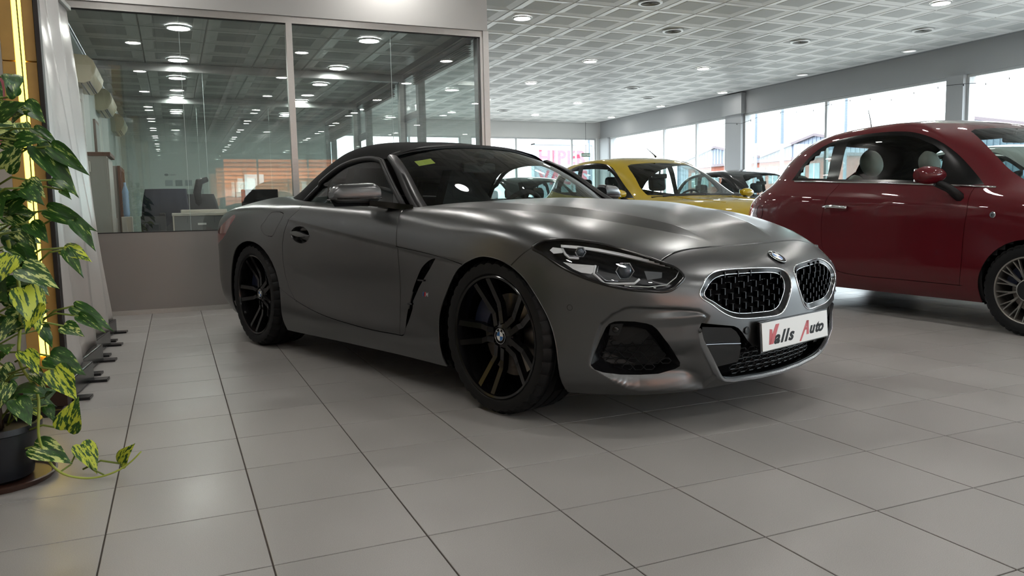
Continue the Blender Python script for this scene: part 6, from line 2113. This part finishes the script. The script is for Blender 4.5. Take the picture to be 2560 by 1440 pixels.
# exit sign in the hall
t = empty('exit_sign', (11.49, 20.8, 2.40), cat='sign', label='small green exit sign reading SORTIDA hanging by the far window')
MB().box(-.145, .145, -.01, .01, -.055, .055, .003).build('panel', mat('exit_green', '#3f5f49', .5), t)
text_poly('sign_letters', 'SORTIDA', .062, M_white, t, basis((0, -.012, -.022), (1, 0, 0), (0, 0, 1)), extrude=.001, align='CENTER')
MB().box(-.005, .005, -.003, .003, .055, .97).build('hanger', M_dgrey, t)
# string of small lights along the right windows
for k, (a, b) in enumerate(((9.0, 15.1), (4.0, 9.0))):
    P = [(XR - .09, a + (b - a) * u, 2.66 + .10 * abs(math.sin(u * 9.4 + 1)) + .04 * math.sin(u * 3)) for u in np.linspace(0, 1, 40)]
    t = MB().tube(P, .004, 5).build('light_string', M_blackplast)
    tag(t, ['thin dark string of lights across the left right-hand window columns', 'thin dark string of lights across the nearest right-hand window column'][k], 'string light')
    mb = MB()
    for q in range(0, 40, 3): mb.cyl(P[q], (P[q][0], P[q][1], P[q][2] - .03), .006, .009, 6)
    mb.build('bulbs', M_blackplast, t)

# ================================================================== LEFT FOREGROUND
M_sheet = mat('banner_sheet', '#cfcac6', .28, spec=.5, noise=.03, nscale=6, bump=.6, bscale=5)
M_sheetl = mat('banner_sheet_light', '#d8d4d0', .3, spec=.5, noise=.03, nscale=6, bump=.5, bscale=4)
labs = ['white roll up banner nearest the gold column, mostly hidden by leaves', 'second white roll up banner from the gold column, with grey lettering', 'third white roll up banner from the gold column on a black foot', 'white roll up banner nearest the glass office on a black foot']
for k, y0 in enumerate((4.13, 4.74, 5.35, 5.96)):
    t = empty('roll_up_banner', (-.52, y0, 0), rz=R(-6), cat='banner', label=labs[k], group='roll up banners beside the office')
    MB().box(-.05, .02, -.02, .545, .005, .10, .006).build('base', mat('banner_base', '#1a1a1d', .25, spec=.5), t)
    MB().box(-.02, .10, .02, .10, 0, .014, .002).build('foot', mat('banner_base', '#1a1a1d', .25), t)
    MB().box(-.02, .10, .44, .52, 0, .014, .002).build('foot', mat('banner_base', '#1a1a1d', .25), t)
    def fn(u, v, k=k):
        y = -.01 + .545 * u
        return (-.015 + .012 * math.sin(u * 5 + k) + .010 * math.sin(v * 7 + 3 * u + k * 2) + .02 * math.sin(v * 2.2 + k) * u - .13 * v, y, .095 + 2.25 * v)
    mb = MB(); mb.grid(sheet(16, 30, fn)); o = mb.build('sheet', M_sheet if k % 2 else M_sheetl, t, smooth=True)
    md = o.modifiers.new('thick', 'SOLIDIFY'); md.thickness = .002
    MB().box(-.17, -.125, -.02, .545, 2.34, 2.37, .004).build('top_rail', M_alu, t)
    MB().cyl((-.06, .29, .1), (-.165, .29, 2.34), .008, n=8).build('back_pole', M_alu, t)
    if k in (1, 2):
        mb = MB()
        mb.add([tuple(Vector(fn(u, v)) + Vector((.004, 0, 0))) for u, v in ((.02, .405), (.55, .405), (.55, .52), (.12, .52))] , [(0, 1, 2, 3)])
        mb.build('printed_block', mat('print_grey', '#5d5f66', .4), t)

# gold lit wooden column with LED strip
M_gold = mat('gold_board', '#b08a4a', .35, spec=.5, noise=.08, nscale=14)
t = empty('wooden_column', (-.57, 4.02, 0), cat='column', label='slim gold wooden column with glowing yellow light strip beside the banners')
for s, (a, b) in enumerate(((-.068, -.018), (.018, .062))):
    for z0, z1 in ((.10, 1.545), (1.55, 2.75)):
        MB().box(a, b, -.012, .012, z0, z1, .002).build('board', M_gold, t)
MB().box(-.07, .064, .012, .03, .10, 2.75).build('back_board', M_gold, t)
MB().box(.064, .084, -.03, .04, 0.02, 2.75, .002).build('black_edge', mat('black_wood', '#1b1613', .4), t)
MB().box(-.018, .018, -.004, .010, .25, 2.72).build('light_strip', mat('led_yellow', '#ffdd55', .5, emit=(1.0, .72, .06), estr=3.0), t)
mb = MB(); mb.tube([(.004, -.006, 2.7), (.002, -.008, 1.9), (.006, -.008, 1.2), (.0, -.008, .5), (.01, -.02, .12), (.05, -.12, .01), (.10, -.16, .01), (.10, -.08, .01)], .003, 5); mb.build('cable', M_blackplast, t)
MB().box(-.13, .09, -.10, .06, 0.03, .11, .004).build('plinth', mat('dark_wood', '#2a1a12', .35, noise=.3, nscale=12), t)
MB().box(-.15, .07, -.16, .06, 0, .03, .004).build('foot_plate', mat('dark_wood2', '#191310', .35), t)
# white panel with a pink disc behind the plant
t = empty('poster_stand', (-1.06, 4.25, 0), cat='panel', label='white display panel with a pink round print behind the trailing plant')
MB().box(-.30, .46, -.01, .01, .0, 2.7, .002).build('panel', mat('panel_white', '#d7d4d2', .4), t)
MB().lathe([(.0005, .0125), (.17, .0125), (.17, .010)], 32, M=basis((.30, 0, 1.36), (1, 0, 0), (0, 0, 1))).build('pink_disc', mat('pink_print', '#d87f92', .45), t)
MB().box(-.2, .2, -.12, .12, 0, .02, .004).build('foot', M_dgrey, t)

# ---- trailing pothos
def leaf_material(i):
    m = mat('pothos_leaf_%d' % i, '#1f4a16', .38, spec=.45)
    nt = m.node_tree; b = nt.nodes['Principled BSDF']
    tc = nt.nodes.new('ShaderNodeTexCoord'); mp = nt.nodes.new('ShaderNodeMapping')
    mp.inputs['Rotation'].default_value = (0, 0, .5); mp.inputs['Scale'].default_value = (2.2, 8.5, 3); mp.inputs['Location'].default_value = (i * 3.1, i * 1.7, 0)
    n = nt.nodes.new('ShaderNodeTexNoise'); n.inputs['Scale'].default_value = 1.6; n.inputs['Detail'].default_value = 4; n.inputs['Roughness'].default_value = .6
    oi = nt.nodes.new('ShaderNodeObjectInfo')
    va = nt.nodes.new('ShaderNodeVectorMath'); va.operation = 'ADD'
    ml = nt.nodes.new('ShaderNodeMath'); ml.operation = 'MULTIPLY'; ml.inputs[1].default_value = 17.0
    nt.links.new(oi.outputs['Random'], ml.inputs[0])
    nt.links.new(tc.outputs['Object'], mp.inputs['Vector']); nt.links.new(mp.outputs[0], va.inputs[0]); nt.links.new(ml.outputs[0], va.inputs[1])
    nt.links.new(va.outputs[0], n.inputs['Vector'])
    cr = nt.nodes.new('ShaderNodeValToRGB')
    th = (.60, .53, .47)[i]
    g1, g2, cream = srgb('#12300f'), srgb('#2f5a1c'), srgb(('#9fb25e', '#c2cc7c', '#b9c43c')[i])
    e = cr.color_ramp.elements
    e[0].position = .30; e[0].color = (*g1, 1)
    e[1].position = th; e[1].color = (*g2, 1)
    x = e.new(th + .04); x.color = (*cream, 1)
    x = e.new(.9); x.color = (*cream, 1)
    nt.links.new(n.outputs['Fac'], cr.inputs['Fac']); nt.links.new(cr.outputs['Color'], b.inputs['Base Color'])
    b.inputs['Transmission Weight'].default_value = 0
    return m


LM = [leaf_material(i) for i in range(3)]


def leaf_mesh(i, droop, fold):
    """heart leaf of unit length along +x from the stalk, face +z"""
    prof = [(0, 0), (-.06, .10), (-.05, .22), (.04, .31), (.18, .345), (.36, .315), (.55, .235), (.74, .13), (.90, .045), (1.0, 0)]
    vs = []
    for x, w in prof:
        for q in (-1, -.5, 0, .5, 1):
            xx = x + (.06 * (1 - abs(q)) if x < .05 else 0)
            y = w * q
            z = -droop * max(0, xx) ** 2 + fold * abs(y) - .5 * droop * abs(y) * abs(q) + .015 * math.sin(xx * 9 + q * 3)
            vs.append((xx, y, z))
    fs = [(a * 5 + k, a * 5 + k + 1, a * 5 + 6 + k, a * 5 + 5 + k) for a in range(len(prof) - 1) for k in range(4)]
    me = bpy.data.meshes.new('leaf'); me.from_pydata(vs, [], fs); me.materials.append(LM[i])
    me.polygons.foreach_set('use_smooth', [True] * len(fs)); me.update()
    return me


LMESH = [leaf_mesh(i, d, f) for i in range(3) for d, f in ((.18, .30), (.38, .18), (.06, .45))]
plant = empty('trailing_plant', (-.60, 3.0, 0), cat='plant', label='tall trailing pothos with green and cream heart leaves at the left edge')
PO = Vector((-.60, 3.0, 0))
rnd = random.Random(11)
M_stem = mat('stem_green', '#6d7f2e', .5, noise=.1)
M_stemb = mat('stem_brown', '#3a2c1c', .7, noise=.1)


def put_leaf(base, tip, i, roll=0.0, wide=1.0):
    base, tip = Vector(base), Vector(tip)
    d = tip - base; ln = d.length; d.normalize()
    view = (Vector((0, 0, CAM_H)) - base).normalized()
    up = view + Vector((0, 0, .55)) + Vector((rnd.uniform(-.35, .35), rnd.uniform(-.2, .2), rnd.uniform(-.2, .3)))
    up = (up - d * up.dot(d)).normalized()
    up = Matrix.Rotation(roll, 3, d) @ up
    s = up.cross(d)
    o = link_mesh('leaf', LMESH[i], plant)
    Mx = Matrix(((d.x * ln, s.x * ln * wide, up.x * ln, base.x - PO.x), (d.y * ln, s.y * ln * wide, up.y * ln, base.y - PO.y), (d.z * ln, s.z * ln * wide, up.z * ln, base.z - PO.z), (0, 0, 0, 1)))
    o.matrix_local = Mx
    return o


PLACED = [(-0.397, 2.95, 1.158, -0.325, 2.9, 1.113, 0), (-0.391, 2.93, 1.099, -0.275, 2.88, 0.947, 0), (-0.347, 2.91, 1.099, -0.246, 2.86, 1.011, 0), (-0.352, 2.89, 0.991, -0.283, 2.84, 0.961, 1), (-0.323, 2.87, 0.958, -0.297, 2.82, 0.934, 0), (-0.377, 2.95, 0.896, -0.238, 2.9, 0.835, 0), (-0.303, 2.93, 0.86, -0.24, 2.88, 0.768, 0), (-0.335, 2.91, 0.772, -0.26, 2.86, 0.751, 7), (-0.327, 2.89, 0.766, -0.283, 2.84, 0.691, 1), (-0.451, 2.87, 0.714, -0.349, 2.82, 0.659, 3), (-0.324, 2.95, 0.575, -0.211, 2.9, 0.509, 1), (-0.31, 2.93, 0.543, -0.232, 2.88, 0.496, 0), (-0.353, 2.91, 0.515, -0.295, 2.86, 0.491, 3), (-0.388, 2.89, 0.377, -0.327, 2.84, 0.282, 6), (-0.366, 2.87, 0.179, -0.325, 2.82, 0.283, 6), (-0.405, 2.95, 0.413, -0.301, 2.9, 0.358, 0), (-0.335, 2.93, 0.106, -0.281, 2.88, 0.02, 6), (-0.466, 2.91, 0.124, -0.355, 2.86, 0.077, 3), (-0.219, 2.89, 0.035, -0.194, 2.84, 0.105, 7), (-0.427, 2.87, 0.966, -0.379, 2.82, 0.927, 1), (-0.431, 2.95, 0.852, -0.377, 2.9, 0.799, 0), (-0.436, 2.93, 1.257, -0.446, 2.88, 1.305, 1), (-0.414, 2.91, 1.231, -0.356, 2.86, 1.177, 0), (-0.478, 2.89, 1.189, -0.408, 2.84, 1.234, 0), (-0.437, 2.87, 1.115, -0.365, 2.82, 1.124, 1), (-0.489, 2.95, 1.032, -0.432, 2.9, 1.105, 3), (-0.484, 2.93, 0.905, -0.412, 2.88, 0.966, 0), (-0.42, 2.91, 0.992, -0.377, 2.86, 0.952, 4), (-0.478, 2.89, 0.753, -0.507, 2.84, 0.682, 6), (-0.421, 2.87, 0.597, -0.452, 2.82, 0.516, 6), (-0.492, 2.95, 0.541, -0.532, 2.9, 0.486, 3), (-0.475, 2.93, 0.437, -0.427, 2.88, 0.375, 6), (-0.523, 2.91, 0.34, -0.54, 2.86, 0.287, 4), (-0.501, 2.89, 0.289, -0.455, 2.84, 0.216, 0), (-0.45, 2.87, 0.65, -0.397, 2.82, 0.524, 7)]
stalks = MB()
for k, (a, b, c, d, e, f, i) in enumerate(PLACED):
    put_leaf((a, b, c), (d, e, f), i, wide=(.62 if i in (0, 1) and k < 13 else 1.05))
    j = Vector((a - .10 - .05 * rnd.random(), b + .06, c - .07 * rnd.random()))
    if k != 16: stalks.tube([(a, b, c), ((a + j.x) / 2, (b + j.y) / 2, (c + j.z) / 2 + .02), tuple(j)], .0035, 5)
for k in range(125):
    z = rnd.uniform(.22, 1.34)
    a = rnd.uniform(-math.pi, math.pi); rr = rnd.uniform(.04, .20)
    base = Vector((-.58 + rr * math.cos(a) * .9, 3.0 + rr * math.sin(a) * .8, z))
    out = Vector((math.cos(a), math.sin(a) - .35, rnd.uniform(-.9, .35))).normalized()
    ln = rnd.uniform(.085, .135)
    tip = base + out * ln
    if tip.x > -.40 and tip.z > .1: tip.x = -.40 - rnd.random() * .03
    put_leaf(base, tip, rnd.choice((0, 0, 1, 1, 2, 3, 4, 5, 6)), rnd.uniform(-.5, .5))
    stalks.tube([tuple(base), tuple(base * .5 + Vector((-.58, 3.02, z - .05)) * .5 + Vector((0, 0, .015))), (-.58 + rnd.uniform(-.03, .03), 3.02, z - .06)], .003, 5)
stalks.v = [(x - PO.x, y - PO.y, z - PO.z) for x, y, z in stalks.v]
stalks.build('leaf_stalks', M_stem, plant, smooth=True)['kind'] = 'stuff'
vn = [(-.50, 2.97, .80), (-.478, 2.95, .68), (-.478, 2.95, .56), (-.490, 2.95, .461), (-.489, 2.95, .388), (-.448, 2.93, .300), (-.449, 2.90, .171), (-.437, 2.90, .101), (-.390, 2.85, .044), (-.335, 2.85, .016), (-.278, 2.85, .010), (-.202, 2.85, .033), (-.148, 2.85, .078)]
vp = cspline(vn, 5)
mb = MB(); mb.tube([tuple(Vector(p) - PO) for p in vp], [.0062 - .0035 * i / len(vp) for i in range(len(vp))], 7); mb.build('vine', mat('vine_yellow', '#9aa646', .45, noise=.08), plant, smooth=True)
mb = MB(); mb.tube([(.265, -.07, .10), (.302, -.11, .025), (.335, -.15, .0155)], .0028, 5); mb.tube([(.26, -.08, .10), (.235, -.1, .05), (.21, -.15, .044)], .0028, 5); mb.build('vine_stalk', M_stem, plant, smooth=True)
for k in range(5):
    a = k * 1.3; P = [(.03 * math.cos(a + z * 3), .03 + .03 * math.sin(a + z * 3), z) for z in np.linspace(.15, 1.30, 12)]
    MB().tube(P, .006, 6).build('stem', M_stemb, plant, smooth=True)
MB().cyl((0, .03, .12), (0, .03, 1.33), .022, .020, 10).build('moss_pole', mat('moss', '#3b2f20', .95, noise=.3, nscale=40, bump=.6, bscale=90), plant)
mb = MB(); mb.lathe([(.0005, .012), (.105, .012), (.115, .02), (.14, .17), (.150, .175), (.150, .195), (.135, .195), (.130, .17), (.0005, .165)], 28); mb.build('pot', mat('pot_black', '#14161b', .35), plant, smooth=40)
mb = MB(); mb.lathe([(.0005, 0), (.17, 0), (.185, .02), (.178, .022), (.165, .010), (.0005, .010)], 28); mb.build('saucer', mat('saucer_brown', '#3a241b', .4), plant, smooth=40)
